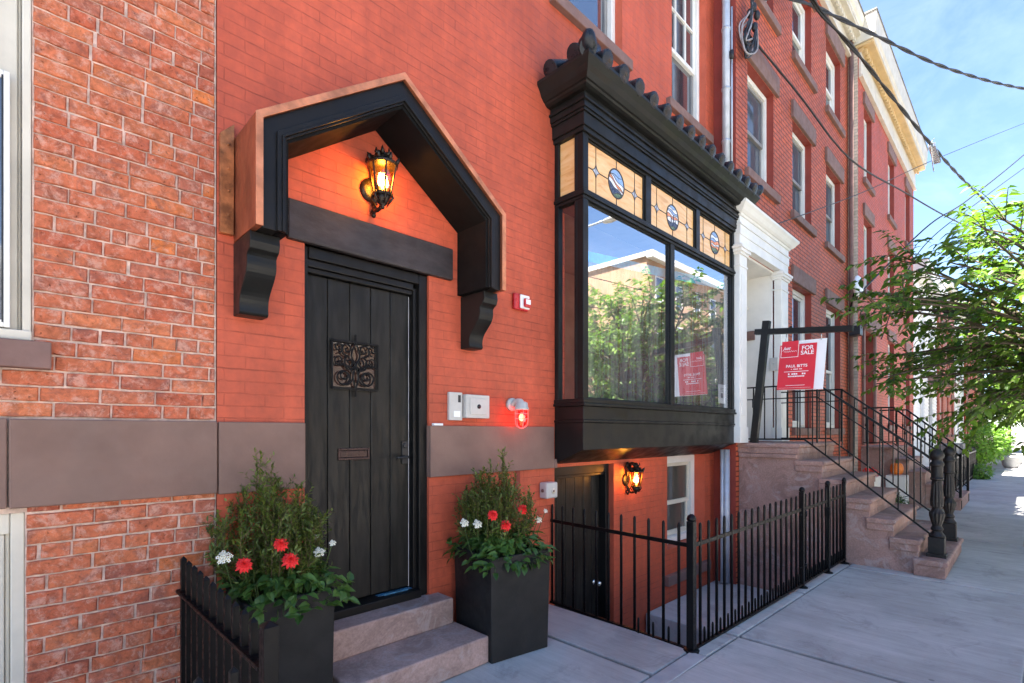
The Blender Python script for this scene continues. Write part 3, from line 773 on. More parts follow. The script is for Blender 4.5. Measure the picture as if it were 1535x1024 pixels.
# art glass: amber sheet, lead lines, diamonds and an oval landscape, all flat in the place itself
def art_panel(x0, x1, kind):
    p = MB(); y = BY+.035
    p.box(x0+.005, x1-.005, y, y+.006, Z3+.005, ZT-.005, 0)
    W2 = x1-x0; cx = (x0+x1)/2; cz = (Z3+ZT)/2-.005
    yl = y-.002
    def line(a, c, r=.0045): p.tube([(a[0], yl, a[1]), (c[0], yl, c[1])], r, 6, 1)
    rx, rz = .128, .135
    for fx, gap in ((.16, 0), (.83, 0)): line((x0+W2*fx, Z3), (x0+W2*fx, ZT), .0035)
    line((cx, Z3), (cx, cz-rz)); line((cx, cz+rz), (cx, ZT))
    dd = (x0+W2*.16, x0+W2*.83)
    line((x0, cz), (dd[0]-.05, cz)); line((dd[0]+.05, cz), (cx-rx, cz)); line((cx+rx, cz), (dd[1]-.05, cz)); line((dd[1]+.05, cz), (x1, cz))
    for x in dd:
        q = []
        for i in range(4):
            a0 = i*PI/2; a1 = (i+1)*PI/2
            A = Vector((x+.055*math.cos(a0), cz+.062*math.sin(a0))); C = Vector((x+.055*math.cos(a1), cz+.062*math.sin(a1)))
            for t in (0, .33, .66): 
                m_ = A.lerp(C, t); pull = 1-.32*math.sin(PI*t)
                q.append((x+(m_.x-x)*pull, cz+(m_.y-cz)*pull))
        p.prism(q, 'y', y-.0015, y+.001, 2)
        p.tube([(a, yl, c) for a, c in q], .004, 6, 1, closed=True)
    ov = [(cx+rx*math.cos(2*PI*i/40), cz+rz*math.sin(2*PI*i/40)) for i in range(40)]
    p.tube([(a, yl, c) for a, c in ov], .007, 6, 1, closed=True)
    # bands of coloured glass inside the oval, cut along wavy lines
    if kind == 0: cuts = [(.55, .0, 3), (.28, -.35, 4), (.05, -.5, 5), (-.12, -.45, 4), (-.35, -.3, 6), (-.7, .2, 7)]; top = 3
    elif kind == 1: cuts = [(.72, .05, 4), (.5, -.1, 3), (.3, -.12, 4), (.12, -.05, 5), (-.1, .02, 4), (-.4, .05, 6), (-.75, 0, 7)]; top = 3
    else: cuts = [(.6, .05, 4), (.3, .0, 3), (.12, .15, 5), (-.15, .1, 4), (-.3, .05, 5), (-.5, -.05, 7), (-.8, 0, 6)]; top = 3
    def zcut(cv, t): return cz+rz*(cv[0]+cv[1]*t+.06*math.sin(5*t+cv[2]))
    N2 = 18
    edges = [(None, top)]+[(c, c[2]) for c in cuts]
    for bi, (cv, mi) in enumerate(edges):
        nxt = cuts[bi] if bi < len(cuts) else None
        for i in range(N2):
            t0 = -1+2*i/N2; t1 = -1+2*(i+1)/N2
            def lim(t):
                h = rz*math.sqrt(max(0, 1-t*t)); return cz-h, cz+h
            qs = []
            for t in (t0, t1):
                lo, hi = lim(t)
                zt = hi if cv is None else min(hi, max(lo, zcut(cv, t)))
                zb = lo if nxt is None else min(hi, max(lo, zcut(nxt, t)))
                qs.append((cx+rx*t, zb, max(zb, zt)))
            if qs[0][2]-qs[0][1]+qs[1][2]-qs[1][1] < 1e-4: continue
            p.quad((qs[0][0], y-.0012, qs[0][1]), (qs[1][0], y-.0012, qs[1][1]), (qs[1][0], y-.0012, qs[1][2]), (qs[0][0], y-.0012, qs[0][2]), mi)
        if cv is not None:
            pts = [(cx+rx*t, yl, zcut(cv, t)) for t in [(-1+2*i/N2) for i in range(N2+1)] if abs(zcut(cv, t)-cz) < rz*math.sqrt(max(0, 1-t*t))]
            if len(pts) > 1: p.tube(pts, .003, 5, 1)
    if kind == 1:
        for sx, h in ((-.03, .09), (.02, .12), (.06, .07)): p.prism([(cx+sx-.012, cz-.09), (cx+sx+.012, cz-.09), (cx+sx+.008, cz-.09+h), (cx+sx-.008, cz-.09+h)], 'y', y-.003, y-.001, 6)
    o = p.build('art_glass_panel', ['amber', 'lead', 'ag_clear', 'ag_sky', 'ag_white', 'ag_orange', 'ag_dark', 'ag_green'], bay)
for i, (a, c) in enumerate(upper): art_panel(a, c, i)
for x in (BX0+.03, BX1-.03):
    p = MB(); p.box(x-.003, x+.003, BY+.09, -.04, Z3, 4.15); p.build('art_glass_side', 'amber', bay)
# entablature and crown
f = MB()
def lay(pr, z0, z1): f.box(BX0-pr, BX1+pr, BY-pr, -.001, z0, z1)
lay(.02, 4.15, 4.19); lay(.035, 4.19, 4.30); lay(.05, 4.30, 4.325); lay(.062, 4.325, 4.375); lay(.08, 4.375, 4.395)
lay(.06, 4.395, 4.45)
prof = [(.10, 4.45), (.125, 4.46), (.135, 4.475), (.15, 4.48), (.18, 4.51), (.2, 4.55), (.225, 4.585), (.235, 4.6), (.235, 4.625)]
def crown(prof):
    rings = []
    for pr, z in prof: rings.append([(BX0-pr, -.001, z), (BX0-pr, BY-pr, z), (BX1+pr, BY-pr, z), (BX1+pr, -.001, z)])
    for i in range(len(rings)-1):
        for j in range(3):
            f.quad(rings[i][j], rings[i][j+1], rings[i+1][j+1], rings[i+1][j])
    f.quad(*rings[0][::-1]); f.quad(*rings[-1])
crown(prof)
f.build('cornice', 'bay_black', bay, .003)
# tiled hip roof on the bay
f = MB(); ex = .215; zr = 4.62; zt = 4.92
e = [(BX0-ex, -.001, zr), (BX0-ex, BY-ex, zr), (BX1+ex, BY-ex, zr), (BX1+ex, -.001, zr)]
t_ = [(BX0+.18, -.001, zt), (BX1-.18, -.001, zt)]
f.add(e+t_, [(1,2,5,4), (0,1,4), (2,3,5)])
nb = 14
for i in range(nb):
    x = BX0-ex+.23+(BX1-BX0+2*ex-.42)*i/(nb-1)
    run = 1.0
    if x < BX0+.18: run = max(.25, (x-(BX0-ex))/(.18+ex))
    if x > BX1-.18: run = max(.25, ((BX1+ex)-x)/(.18+ex))
    y0 = BY-ex-.03; L = (0-y0)*run*.98
    for seg in range(2):
        ya = y0+L*seg*.48; yb = y0+L*(seg*.5+.52); za = zr+.01+(zt-zr)*(ya-y0)/(.55+.03)*1-seg*.0+.012*(1-seg)
        zb = zr+.01+(zt-zr)*(yb-y0)/(.55+.03)
        f.tube([(x, ya, za), (x, yb, zb)], [.07, .06], 14)
    f.tube([(x, y0-.002, zr+.035), (x, y0+.1, zr+.06)], [.074, .07], 14)
for sx, xe in ((-1, BX0-ex-.03), (1, BX1+ex+.03)):
    for y in (-.16, -.42):
        f.tube([(xe, y, zr+.03), (xe-sx*.3, y, zr+.2)], [.072, .06], 14)
# hip ridges with an upturned end tile
for sx, xc in ((-1, BX0-ex), (1, BX1+ex)):
    a = Vector((xc, BY-ex, zr+.03)); c = Vector((xc-sx*(ex+.18), -.01, zt+.03))
    f.tube([a, a.lerp(c, .5), c], [.075, .066, .06], 14)
    f.tube(smooth_path([(a.x-sx*.12, a.y+.12, zr+.13), (a.x-sx*.04, a.y+.04, zr+.085), (a.x+sx*.0, a.y, zr+.09), (a.x+sx*.02, a.y-.02, zr+.15)], 5), [.08]*6+[.078, .078, .076, .072, .068, .062, .055, .048, .04, .028], 14)
f.build('tiled_roof', 'roof_tile', bay, .003)
# room behind the bay, with taped up plastic sheeting
k = MB()
k.quad((3.2, 2.2, 1.5), (7, 2.2, 1.5), (7, 2.2, 4.1), (3.2, 2.2, 4.1)); k.quad((3.2, .3, 1.5), (3.2, 2.2, 1.5), (3.2, 2.2, 4.1), (3.2, .3, 4.1)); k.quad((6.93, .3, 1.5), (6.93, 2.2, 1.5), (6.93, 2.2, 4.1), (6.93, .3, 4.1))
k.quad((3.2, .0, 1.5), (7, .0, 1.5), (7, 2.2, 1.5), (3.2, 2.2, 1.5)); k.quad((3.2, .0, 4.1), (7, .0, 4.1), (7, 2.2, 4.1), (3.2, 2.2, 4.1))
k.box(3.6, 6.76, -.27, 0, 4.14, 4.149); k.box(3.6, 6.76, -.27, 0, 1.62, 1.825)
k.build('room', 'plaster', ph)
def sheet(pts_x, name, y, zt0, zt1):
    s_ = MB(); n = 60; vs = []
    for i in range(n+1):
        x = pts_x[0]+(pts_x[1]-pts_x[0])*i/n
        zt_ = zt0+(zt1-zt0)*i/n
        for j in range(7):
            t = j/6; vs.append((x, y+.018*math.sin(x*17+t*1.5)*(.3+t)+.01*math.sin(x*41), zt_-(zt_-1.84)*t))
    s_.smooth = True
    s_.add(vs, [(i*7+j, i*7+7+j, i*7+8+j, i*7+1+j) for i in range(n) for j in range(6)])
    return s_.build(name, 'sheet')
sh = tag(sheet((3.68, 6.68), 'plastic_sheet', -.2, 3.1, 3.43), 'clear plastic sheet taped up inside the bay window', 'plastic sheet')
k = MB(); k.add([(3.66, -.236, 3.075), (6.7, -.236, 3.405), (6.7, -.236, 3.5), (3.66, -.236, 3.17), (3.66, -.2345, 3.075), (6.7, -.2345, 3.405), (6.7, -.2345, 3.5), (3.66, -.2345, 3.17)], [(0,1,2,3), (7,6,5,4), (0,4,5,1), (1,5,6,2), (2,6,7,3), (3,7,4,0)]); k.build('tape', 'blue_tape', sh)
k = MB(); k.box(6.38, 6.6, BY+.04, BY+.042, 1.9, 2.14)
no = tag(k.build('notice', 'sign_white', None), 'small white paper notice in the lower corner of the bay window pane', 'notice')
k = MB(); yq = BY+.0392
for i in range(3): k.box(6.44, 6.54-.02*(i % 2), yq, yq+.0006, 2.09-i*.018, 2.096-i*.018)
k.box(6.46, 6.52, yq, yq+.0006, 1.97, 2.03)
k.build('print', 'grey_cable', no)

# downspout at the end of the red house
dsp = MB()
dsp.tube([(6.83, -.2, 4.86), (6.83, -.2, 10.1)], .05, 14)
for z in (5.4, 6.1, 6.9, 7.6, 8.5): dsp.tube([(6.83, -.2, z), (6.83, -.2, z+.03)], .058, 14); dsp.bar((6.75, -.22, z+.015), (6.9, -.22, z+.015), .012)
dsp.tube([(6.865, -.262, 4.86), (6.865, -.262, 7.2)], .014, 8)
tag(dsp.build('downspout', 'galv'), 'pale grey downspout running up between the red house and the portico house', 'downspout')
dsp = MB(); dsp.tube([(6.84, -.2, -.48), (6.84, -.2, 1.3)], .045, 14); dsp.tube([(6.77, -.17, -.48), (6.77, -.17, 1.3)], .022, 10)
tag(dsp.build('downspout', 'galv'), 'lower grey downspout in the areaway beside the brownstone stoop', 'downspout')

# door steps
k = MB(); k.box(1.285, 2.252, -.178, .02, .179, .36); k.box(1.27, 2.16, -.001, .16, .17, .358)
k.box(1.285, 2.278, -.523, 0, .002, .18)
tag(k.build('door_steps', 'step', bevel=.012, seg=3), 'two brownstone steps up to the black front door', 'steps')

# ------------------------------------------------------------------ wall fixtures
def point_light(name, loc, col, watts, size, parent=None):
    l = bpy.data.lights.new(name, 'POINT'); l.color = col; l.energy = watts; l.shadow_soft_size = size
    o = bpy.data.objects.new(name, l); COL.objects.link(o); o.location = loc
    if parent is not None: o.parent = parent
    return o
def lantern(loc, label, s=1.0, watts=12):
    """ornate wall lantern; loc = wall point at mid height of the glass"""
    t = thing('wall_lantern', label, 'lantern', loc, 'lit wall lanterns')
    cy = -.15*s
    P = lambda x, y, z: (x*s, y*s, z*s)
    k = MB()
    k.tube([P(0, -.002, -.02), P(0, -.014, -.02), P(0, -.024, -.02)], [.08*s, .078*s, .055*s], 20)
    # scroll arms above and below
    k.tube(smooth_path([P(0, -.02, .03), P(0, -.035, .11), P(0, -.06, .175), P(0, -.11, .19), P(0, -.145, .17), P(0, -.15, .15)], 6), [.016*s]*31, 8)
    k.tube(smooth_path([P(0, -.02, .05), P(0, -.05, .12), P(0, -.03, .17), P(0, -.01, .15), P(0, -.03, .13)], 6), .011*s, 8)
    k.tube(smooth_path([P(0, -.02, -.05), P(0, -.03, -.13), P(0, -.07, -.17), P(0, -.12, -.165), P(0, -.15, -.14)], 6), .013*s, 8)
    k.tube(smooth_path([P(0, -.03, -.1), P(0, -.055, -.13), P(0, -.05, -.17), P(0, -.025, -.185), P(0, -.012, -.165), P(0, -.025, -.15)], 6), .01*s, 8)
    k.sphere(P(0, -.035, -.19), .017*s, 10); k.sphere(P(0, -.03, .185), .022*s, 10)
    for sx in (-1, 1):
        k.tube(smooth_path([P(0, -.03, .08), P(sx*.03, -.05, .13), P(sx*.045, -.05, .17), P(sx*.03, -.05, .19)], 5), [.012*s]*16, 6)
    k.build('bracket', 'bronze', t, loc=(0, 0, 0))
    k = MB()
    c = (0, -.15*s, 0)
    k.lathe([(.088*s, .085*s), (.096*s, .088*s), (.098*s, .1*s), (.088*s, .108*s), (.075*s, .118*s), (.062*s, .135*s), (.03*s, .15*s), (.024*s, .16*s), (.03*s, .168*s), (.018*s, .18*s), (.006*s, .2*s)], c, 20)
    for i in range(8):                      # leaf crown round the cap
        a = 2*PI*i/8
        k.tube([(c[0]+.085*s*math.cos(a), c[1]+.085*s*math.sin(a), .1*s), (c[0]+.098*s*math.cos(a), c[1]+.098*s*math.sin(a), .118*s), (c[0]+.105*s*math.cos(a), c[1]+.105*s*math.sin(a), .14*s)], [.012*s, .012*s, .004*s], 6)
    for i in range(5):
        a = 2*PI*i/5+.4
        k.tube([(c[0]+.02*s*math.cos(a), c[1]+.02*s*math.sin(a), .15*s), (c[0]+.045*s*math.cos(a), c[1]+.045*s*math.sin(a), .175*s), (c[0]+.04*s*math.cos(a), c[1]+.04*s*math.sin(a), .2*s)], [.012*s, .01*s, .004*s], 6)
    k.build('cap', 'bronze', t, loc=(0, 0, 0))
    k = MB()
    for i in range(6):
        a = 2*PI*i/6+.26
        k.bar((c[0]+.052*s*math.cos(a), c[1]+.052*s*math.sin(a), -.1*s), (c[0]+.083*s*math.cos(a), c[1]+.083*s*math.sin(a), .088*s), .009*s)
    k.lathe([(.05*s, -.105*s), (.058*s, -.1*s), (.058*s, -.088*s), (.05*s, -.085*s)], c, 18)
    k.lathe([(.004*s, -.185*s), (.014*s, -.178*s), (.01*s, -.165*s), (.026*s, -.155*s), (.04*s, -.13*s), (.05*s, -.105*s)], c, 14)
    for i in range(6):
        a = 2*PI*i/6+.26
        k.tube([(c[0]+.058*s*math.cos(a), c[1]+.058*s*math.sin(a), -.085*s), (c[0]+.066*s*math.cos(a), c[1]+.066*s*math.sin(a), -.115*s), (c[0]+.035*s*math.cos(a), c[1]+.035*s*math.sin(a), -.16*s)], [.006*s, .008*s, .004*s], 6)
    k.build('cage', 'bronze', t, loc=(0, 0, 0))
    k = MB(); k.lathe([(.05*s, -.095*s), (.079*s, .087*s)], c, 12)
    k.build('glass', 'lamp_glass', t, loc=(0, 0, 0))
    k = MB()
    for dx, dy in ((-.018, .0), (.02, -.008), (0, .02)):
        k.tube([(c[0]+dx*s, c[1]+dy*s, -.085*s), (c[0]+dx*s, c[1]+dy*s, -.045*s)], .008*s, 8)
    k.build('candle', 'cream', t, loc=(0, 0, 0))
    k = MB()
    for dx, dy in ((-.018, .0), (.02, -.008), (0, .02)):
        k.lathe([(.004*s, -.045*s), (.013*s, -.03*s), (.014*s, -.012*s), (.008*s, .008*s), (.001, .026*s)], (c[0]+dx*s, c[1]+dy*s, 0), 10)
    k.build('flame_bulb', 'bulb', t, loc=(0, 0, 0))
    point_light('lantern_light', (0, -.15*s, .03*s), (1, .42, .07), watts, .03, t)
    return t
lantern((1.7, 0, 3.145), 'lit ornate bronze lantern under the gabled black door hood', 1.0, 1.7)
lantern((4.72, 0, 1.04), 'lit ornate bronze lantern between the basement door and basement window', .86, 1.3)

t = thing('fire_alarm', 'red and white fire alarm strobe on the red wall right of the door hood', 'alarm', (3.09, 0, 2.635))
k = MB(); k.box(-.085, .085, -.035, -.001, -.068, .068); k.build('back_box', 'red_plastic', t, .012, loc=(0, 0, 0), seg=3)
k = MB(); k.box(-.03, .08, -.052, -.036, -.055, .06); k.build('face_plate', 'sign_white', t, .006, loc=(0, 0, 0))
k = MB(); k.box(.0, .075, -.075, -.053, -.045, .03); k.build('strobe', 'red_plastic', t, .01, loc=(0, 0, 0))
k = MB(); k.box(.01, .065, -.0775, -.0752, -.02, .02); k.build('lens', 'sign_white', t, loc=(0, 0, 0))
t = thing('intercom', 'narrow grey metal door intercom beside the black front door', 'intercom', (2.39, 0, 1.73))
k = MB(); k.box(-.062, .062, -.028, -.001, -.105, .105); k.build('case', 'silver', t, .004, loc=(0, 0, 0))
k = MB(); k.box(.02, .045, -.0295, -.0282, .03, .085); k.build('camera_strip', 'dark', t, loc=(0, 0, 0))
k = MB(); k.box(-.02, .04, -.0295, -.0282, -.08, -.035); k.build('button', 'sign_white', t, .002, loc=(0, 0, 0))
t = thing('alarm_box', 'square pale grey box with a round keyhole beside the intercom', 'box', (2.583, 0, 1.733))
k = MB(); k.box(-.118, .118, -.06, -.001, -.09, .09); k.build('case', 'silver', t, .006, loc=(0, 0, 0))
k = MB(); k.box(-.085, .085, -.067, -.0602, -.062, .062); k.build('cover', 'silver', t, .004, loc=(0, 0, 0))
k = MB(); k.tube([(.0, -.0672, 0), (.0, -.072, 0)], .017, 16); k.build('keyhole', 'dark', t, loc=(0, 0, 0))
k = MB(); k.box(2.185, 2.27, -.03, -.004, 1.584, 1.6); tag(k.build('cover_plate', 'sign_white', bevel=.003), 'small white cover lying on the brown stone band below the intercom', 'cover')
# red caged lamp
t = thing('red_wall_lamp', 'lit red jam jar lamp with a grey metal top above the stone band', 'lamp', (2.99, 0, 1.765))
k = MB(); k.tube([(0, -.001, 0), (0, -.03, 0), (0, -.035, 0)], [.055, .055, .04], 18); k.tube(smooth_path([(0, -.03, 0), (0, -.08, .02), (0, -.12, .015), (0, -.13, -.01)], 5), .028, 10)
k.lathe([(.03, .02), (.05, .01), (.055, -.03), (.06, -.034), (.06, -.045), (.05, -.05)], (0, -.13, 0), 18)
k.build('fixture', 'silver', t, loc=(0, 0, 0))
k = MB(); k.lathe([(.046, -.05), (.047, -.13), (.036, -.17), (.012, -.19)], (0, -.13, 0), 18); k.build('glass', 'red_glass', t, loc=(0, 0, 0))
k = MB()
for i in range(6):
    a = 2*PI*i/6
    k.tube(smooth_path([(r*math.cos(a), -.13+r*math.sin(a), z) for r, z in ((.053, -.05), (.054, -.13), (.042, -.178), (.004, -.2))], 4), .0025, 5)
for z in (-.08, -.12): k.tube([(.054*math.cos(2*PI*i/20), -.13+.054*math.sin(2*PI*i/20), z) for i in range(20)], .0025, 5, closed=True)
k.build('guard', emit('glowing_guard', (1, .1, .1), .35), t, loc=(0, 0, 0))  # lamplight on the wires put in as a faint glow of their own
k = MB(); k.sphere((0, -.13, -.11), .024, 12, sc=(1, 1, 1.3)); k.build('red_bulb', 'red_bulb', t, loc=(0, 0, 0))
point_light('red_lamp_light', (0, -.13, -.1), (1, .05, .03), .5, .03, t)
t = thing('junction_box', 'grey outdoor box with a round dial beside the basement door', 'box', (3.42, 0, 1.02))
k = MB(); k.box(-.075, .075, -.09, -.001, -.07, .07); k.build('case', 'silver', t, .012, loc=(0, 0, 0))
k = MB(); k.tube([(.01, -.0905, -.005), (.01, -.096, -.005)], .024, 16); k.build('dial', 'cream', t, loc=(0, 0, 0))
k = MB(); k.tube([(.01, -.0965, -.005), (.01, -.099, -.005)], .01, 10); k.build('screw', 'lintel_stone', t, loc=(0, 0, 0)); k = MB(); k.tube([(-.076, -.045, 0), (-.082, -.045, 0)], .016, 10); k.build('cap', 'lintel_stone', t, loc=(0, 0, 0))

# ------------------------------------------------------------------ planters and planting
def planter(loc, rz, label, c):
    t = thing('planter', label, 'planter', loc, 'square black planters beside the door', rz)
    k = MB(); a, h = c*.945, .7
    def ring(r, z): return [(-r, -r, z), (r, -r, z), (r, r, z), (-r, r, z)]
    R = [ring(a, .0), ring(c, h), ring(c-.022, h), ring(c-.026, h-.07)]
    vs = sum(R, [])
    fs = [(i*4+j, i*4+(j+1) % 4, i*4+4+(j+1) % 4, i*4+4+j) for i in range(3) for j in range(4)]+[(3,2,1,0)]
    k.add(vs, fs); k.build('pot', 'planter', t, .006, loc=(0, 0, 0))
    k = MB(); k.quad((-c+.025, -c+.025, h-.05), (c-.025, -c+.025, h-.05), (c-.025, c-.025, h-.05), (-c+.025, c-.025, h-.05)); k.build('soil', 'soil', t, loc=(0, 0, 0))
    return t
PL = [((1.04, -.207, .002), rad(-4)), ((2.545, -.36, .002), rad(-9.5))]
planter(*PL[0], 'black square planter left of the steps behind the spiked railing', .22)
planter(*PL[1], 'black square planter right of the steps', .252)

def shrub_meshes(seed, hs):
    r = random.Random(seed)
    st, lf = MB(), MB()
    for i in range(105):
        a = r.uniform(0, 2*PI); q = math.sqrt(r.random()); rad0 = .06*q
        spread = .235*q+.02
        h = hs*(1-.42*q*q)*r.uniform(.72, 1.02)
        if i < 3: h = hs*r.uniform(.95, 1.12); spread = .05
        base = Vector((rad0*math.cos(a), rad0*math.sin(a), 0))
        tip = Vector((spread*math.cos(a)*1.05, spread*math.sin(a)*1.05, h))
        mid = base.lerp(tip, .5)+Vector((spread*.35*math.cos(a), spread*.35*math.sin(a), -.02))
        pts = smooth_path([base, mid, tip+Vector((r.uniform(-.02, .02), r.uniform(-.02, .02), 0))], 8)
        st.tube(pts, [.003-.0018*j/(len(pts)-1) for j in range(len(pts))], 4, cap=False)
        shoots = [(pts, .2)]
        for b_ in range(7):
            j = r.randint(3, len(pts)-3); d = (pts[j+1]-pts[j]).normalized()
            o = Vector((r.uniform(-1, 1), r.uniform(-1, 1), r.uniform(-.2, .6))).normalized()
            dd = (d*.55+o*.7).normalized(); L = r.uniform(.05, .1)
            sp = [pts[j], pts[j]+dd*L*.5, pts[j]+dd*L+Vector((0, 0, .015))]
            st.tube(sp, [.0018, .0014, .0008], 4, cap=False); shoots.append((smooth_path(sp, 3), .0))
        for pp, t0 in shoots:
            n = len(pp)
            tot = sum((pp[j+1]-pp[j]).length for j in range(n-1)); cnt = int(tot/.0115)
            for c in range(cnt):
                t = t0+(1-t0)*c/max(1, cnt-1); j = min(n-2, int(t*(n-1))); f_ = t*(n-1)-j
                p = pp[j].lerp(pp[j+1], f_); d = (pp[j+1]-pp[j]).normalized()
                o = Vector((r.uniform(-1, 1), r.uniform(-1, 1), r.uniform(-1, 1))); o = (o-d*o.dot(d))
                if o.length < .01: continue
                o.normalize()
                ld = (d*.75+o*.8).normalized()
                lf.leaf(p, ld, d, r.uniform(.024, .038), r.uniform(.010, .0145), curl=.12)
    return st, lf
st, lf = shrub_meshes(11, .7)
sh1 = thing('shrub', 'upright bushy green shrub in the left planter in front of the brick wall', 'shrub', PL[0][0][:2]+(.65,), 'evergreen shrubs in the planters')
sh1.location = (1.0, -.16, .645)
st.build('stems', 'twig', sh1, loc=(0, 0, 0)); lf.build('foliage', 'shrub_leaf', sh1, loc=(0, 0, 0))
sh2 = copy_tree(sh1); sh2.location = (2.54, -.31, .645); sh2.rotation_euler = (0, 0, 2.2); sh2.scale = (1.02, 1.02, .97)
sh2['label'] = 'upright bushy green shrub in the right planter beside the stone band'

def ground_leaves(seed):
    r = random.Random(seed); lf, st = MB(), MB()
    for i in range(430):
        x, y = r.uniform(-.29, .29), r.uniform(-.29, .29)
        e = max(abs(x), abs(y))/.29
        if e < .3 and r.random() < .7: continue
        z = .05+.085*(1-e*e)+r.uniform(-.03, .05)
        if e > .82: z = r.uniform(-.045, .07)
        out = Vector((x, y, 0)); out = out.normalized() if out.length > .01 else Vector((1, 0, 0))
        d = (out*r.uniform(.3, 1)+Vector((r.uniform(-.7, .7), r.uniform(-.7, .7), r.uniform(-.45, .35)))).normalized()
        nrm = (Vector((0, 0, 1))+out*.5+Vector((r.uniform(-.4, .4), r.uniform(-.4, .4), 0))).normalized()
        p = Vector((x*1.0, y*1.0, z))
        st.tube([Vector((x*.8, y*.8, 0)), p], [.0025, .002], 4, cap=False)
        lf.leaf(p, d, nrm, r.uniform(.05, .088), r.uniform(.036, .056), curl=.22)
    return st, lf
st, lf = ground_leaves(5)
gl = thing('leafy_plant', 'broad green leaves filling the left planter and spilling over its rim', 'plant', (PL[0][0][0], PL[0][0][1], .66), 'leafy plants in the planters', rad(-4))
st.build('stems', 'stem', gl, loc=(0, 0, 0)); lf.build('foliage', 'broad_leaf', gl, loc=(0, 0, 0))
g2 = copy_tree(gl); g2.location = (2.545, -.36, .66); g2.rotation_euler = (0, 0, rad(170.5))
g2['label'] = 'broad green leaves filling the right planter and spilling over its rim'

def red_flower(seed):
    r = random.Random(seed); k = MB()
    for ring, (n, L, el) in enumerate(((13, .043, -.1), (12, .038, .3), (10, .03, .7), (7, .021, 1.1), (5, .012, 1.4))):
        for i in range(n):
            a = 2*PI*(i+ring*.5)/n+r.uniform(-.12, .12)
            d = Vector((math.cos(a)*math.cos(el), math.sin(a)*math.cos(el), math.sin(el)))
            k.leaf(Vector((0, 0, .004*ring)), d, Vector((0, 0, 1)), L*r.uniform(.88, 1.08), L*.55, curl=.25)
    return k
def white_flower(seed):
    r = random.Random(seed); k = MB()
    for q in range(14):
        a = 2.4*q; rr = .0095*math.sqrt(q)
        c = Vector((rr*math.cos(a), rr*math.sin(a), .012-.22*rr))
        up = (Vector((0, 0, 1))+c*18*Vector((1, 1, 0)).length*.5).normalized()
        for i in range(5):
            b_ = 2*PI*i/5+q
            d = (up.orthogonal().normalized()*math.cos(b_)+up.cross(up.orthogonal()).normalized()*math.sin(b_)+up*.25).normalized()
            k.leaf(c, d, up, .013, .0095, 0, curl=.1)
        k.sphere(tuple(c+up*.003), .003, 6, 1)
    return k
def flower(kind, loc, base, label, tilt, group, s=1.0, proto={}):
    t = thing('%s_flower' % kind, label, 'flower', loc, group, random.uniform(0, 6))
    t.rotation_euler = (tilt[0], tilt[1], 0)
    if kind not in proto:
        m = (red_flower(4) if kind == 'red' else white_flower(4)).build('petals', ['petal_'+kind] if kind == 'red' else ['petal_white', 'petal_eye'], t, loc=(0, 0, 0)); proto[kind] = m
    else:
        m = proto[kind].copy(); COL.objects.link(m); m.parent = t
    m.scale = (s, s, s)
    k = MB(); e = Vector(base)-Vector(loc)
    R = t.rotation_euler.to_matrix().inverted()
    k.tube(smooth_path([R @ e, R @ (e*.5)+Vector((0, 0, -.02)), (0, 0, 0)], 4), .0025, 5); k.build('stem', 'stem', t, loc=(0, 0, 0))
    return t
def fl(pi, kind, x, y, z, label, s=1.0, tilt=(.9, -.25)):
    c = PL[pi][0]
    y -= .035; z += .012
    flower(kind, (x, y, z), (c[0]+(x-c[0])*.75, c[1]+(y-c[1])*.7, .68), label, tilt, 'red flowers in the planters' if kind == 'red' else 'white flower clusters in the planters', s)
fl(0, 'white', .735, -.30, .922, 'white flower cluster at the left end of the left planter nearest the spiked railing', 0.90)
fl(0, 'red', .81, -.35, .885, 'red flower lowest and leftmost of the three in the left planter')
fl(0, 'red', .975, -.37, .962, 'red flower standing highest and farthest back in the left planter', .95)
fl(0, 'red', 1.015, -.39, .88, 'red flower lowest in the middle of the left planter above its rim', 1.1)
fl(0, 'white', 1.175, -.36, .885, 'white flower cluster low on the right side of the left planter', 0.74)
fl(0, 'white', 1.19, -.28, .952, 'small white flower cluster highest on the right side of the left planter', 0.43)
fl(0, 'white', 1.245, -.37, .925, 'small white flower cluster at the right tip of the left planter', 0.47)
fl(1, 'white', 2.16, -.37, .918, 'white flower cluster at the left end of the right planter', 0.82)
fl(1, 'white', 2.24, -.41, .905, 'white flower cluster second from the left in the right planter', 0.86)
fl(1, 'red', 2.33, -.47, .965, 'red flower upper left of the three in the right planter')
fl(1, 'red', 2.42, -.5, .888, 'red flower lowest of the three in the right planter', 1.1)
fl(1, 'red', 2.565, -.525, .985, 'red flower highest of the three in the right planter')
fl(1, 'white', 2.76, -.49, .882, 'white flower cluster low on the right side of the right planter', 0.74)
fl(1, 'white', 2.85, -.48, .935, 'small white flower cluster at the right tip of the right planter', 0.47)

# ------------------------------------------------------------------ iron fences
def picket_mesh(z0, z1, r=.009, square=False):
    k = MB()
    if square:
        k.box(-r, r, -r, r, z0, z1-.018); k.add([(-r, -r, z1-.018), (r, -r, z1-.018), (r, r, z1-.018), (-r, r, z1-.018), (0, 0, z1)], [(0,1,4), (1,2,4), (2,3,4), (3,0,4)])
    else:
        k.tube([(0, 0, z0), (0, 0, z1-.02), (0, 0, z1-.006), (0, 0, z1)], [r, r, r*.75, r*.2], 8)
    return k
def repeat_part(proto, spots, parent):
    for i, p in enumerate(spots):
        o = proto if i == 0 else proto.copy()
        if i: COL.objects.link(o); o.parent = parent
        o.location = p
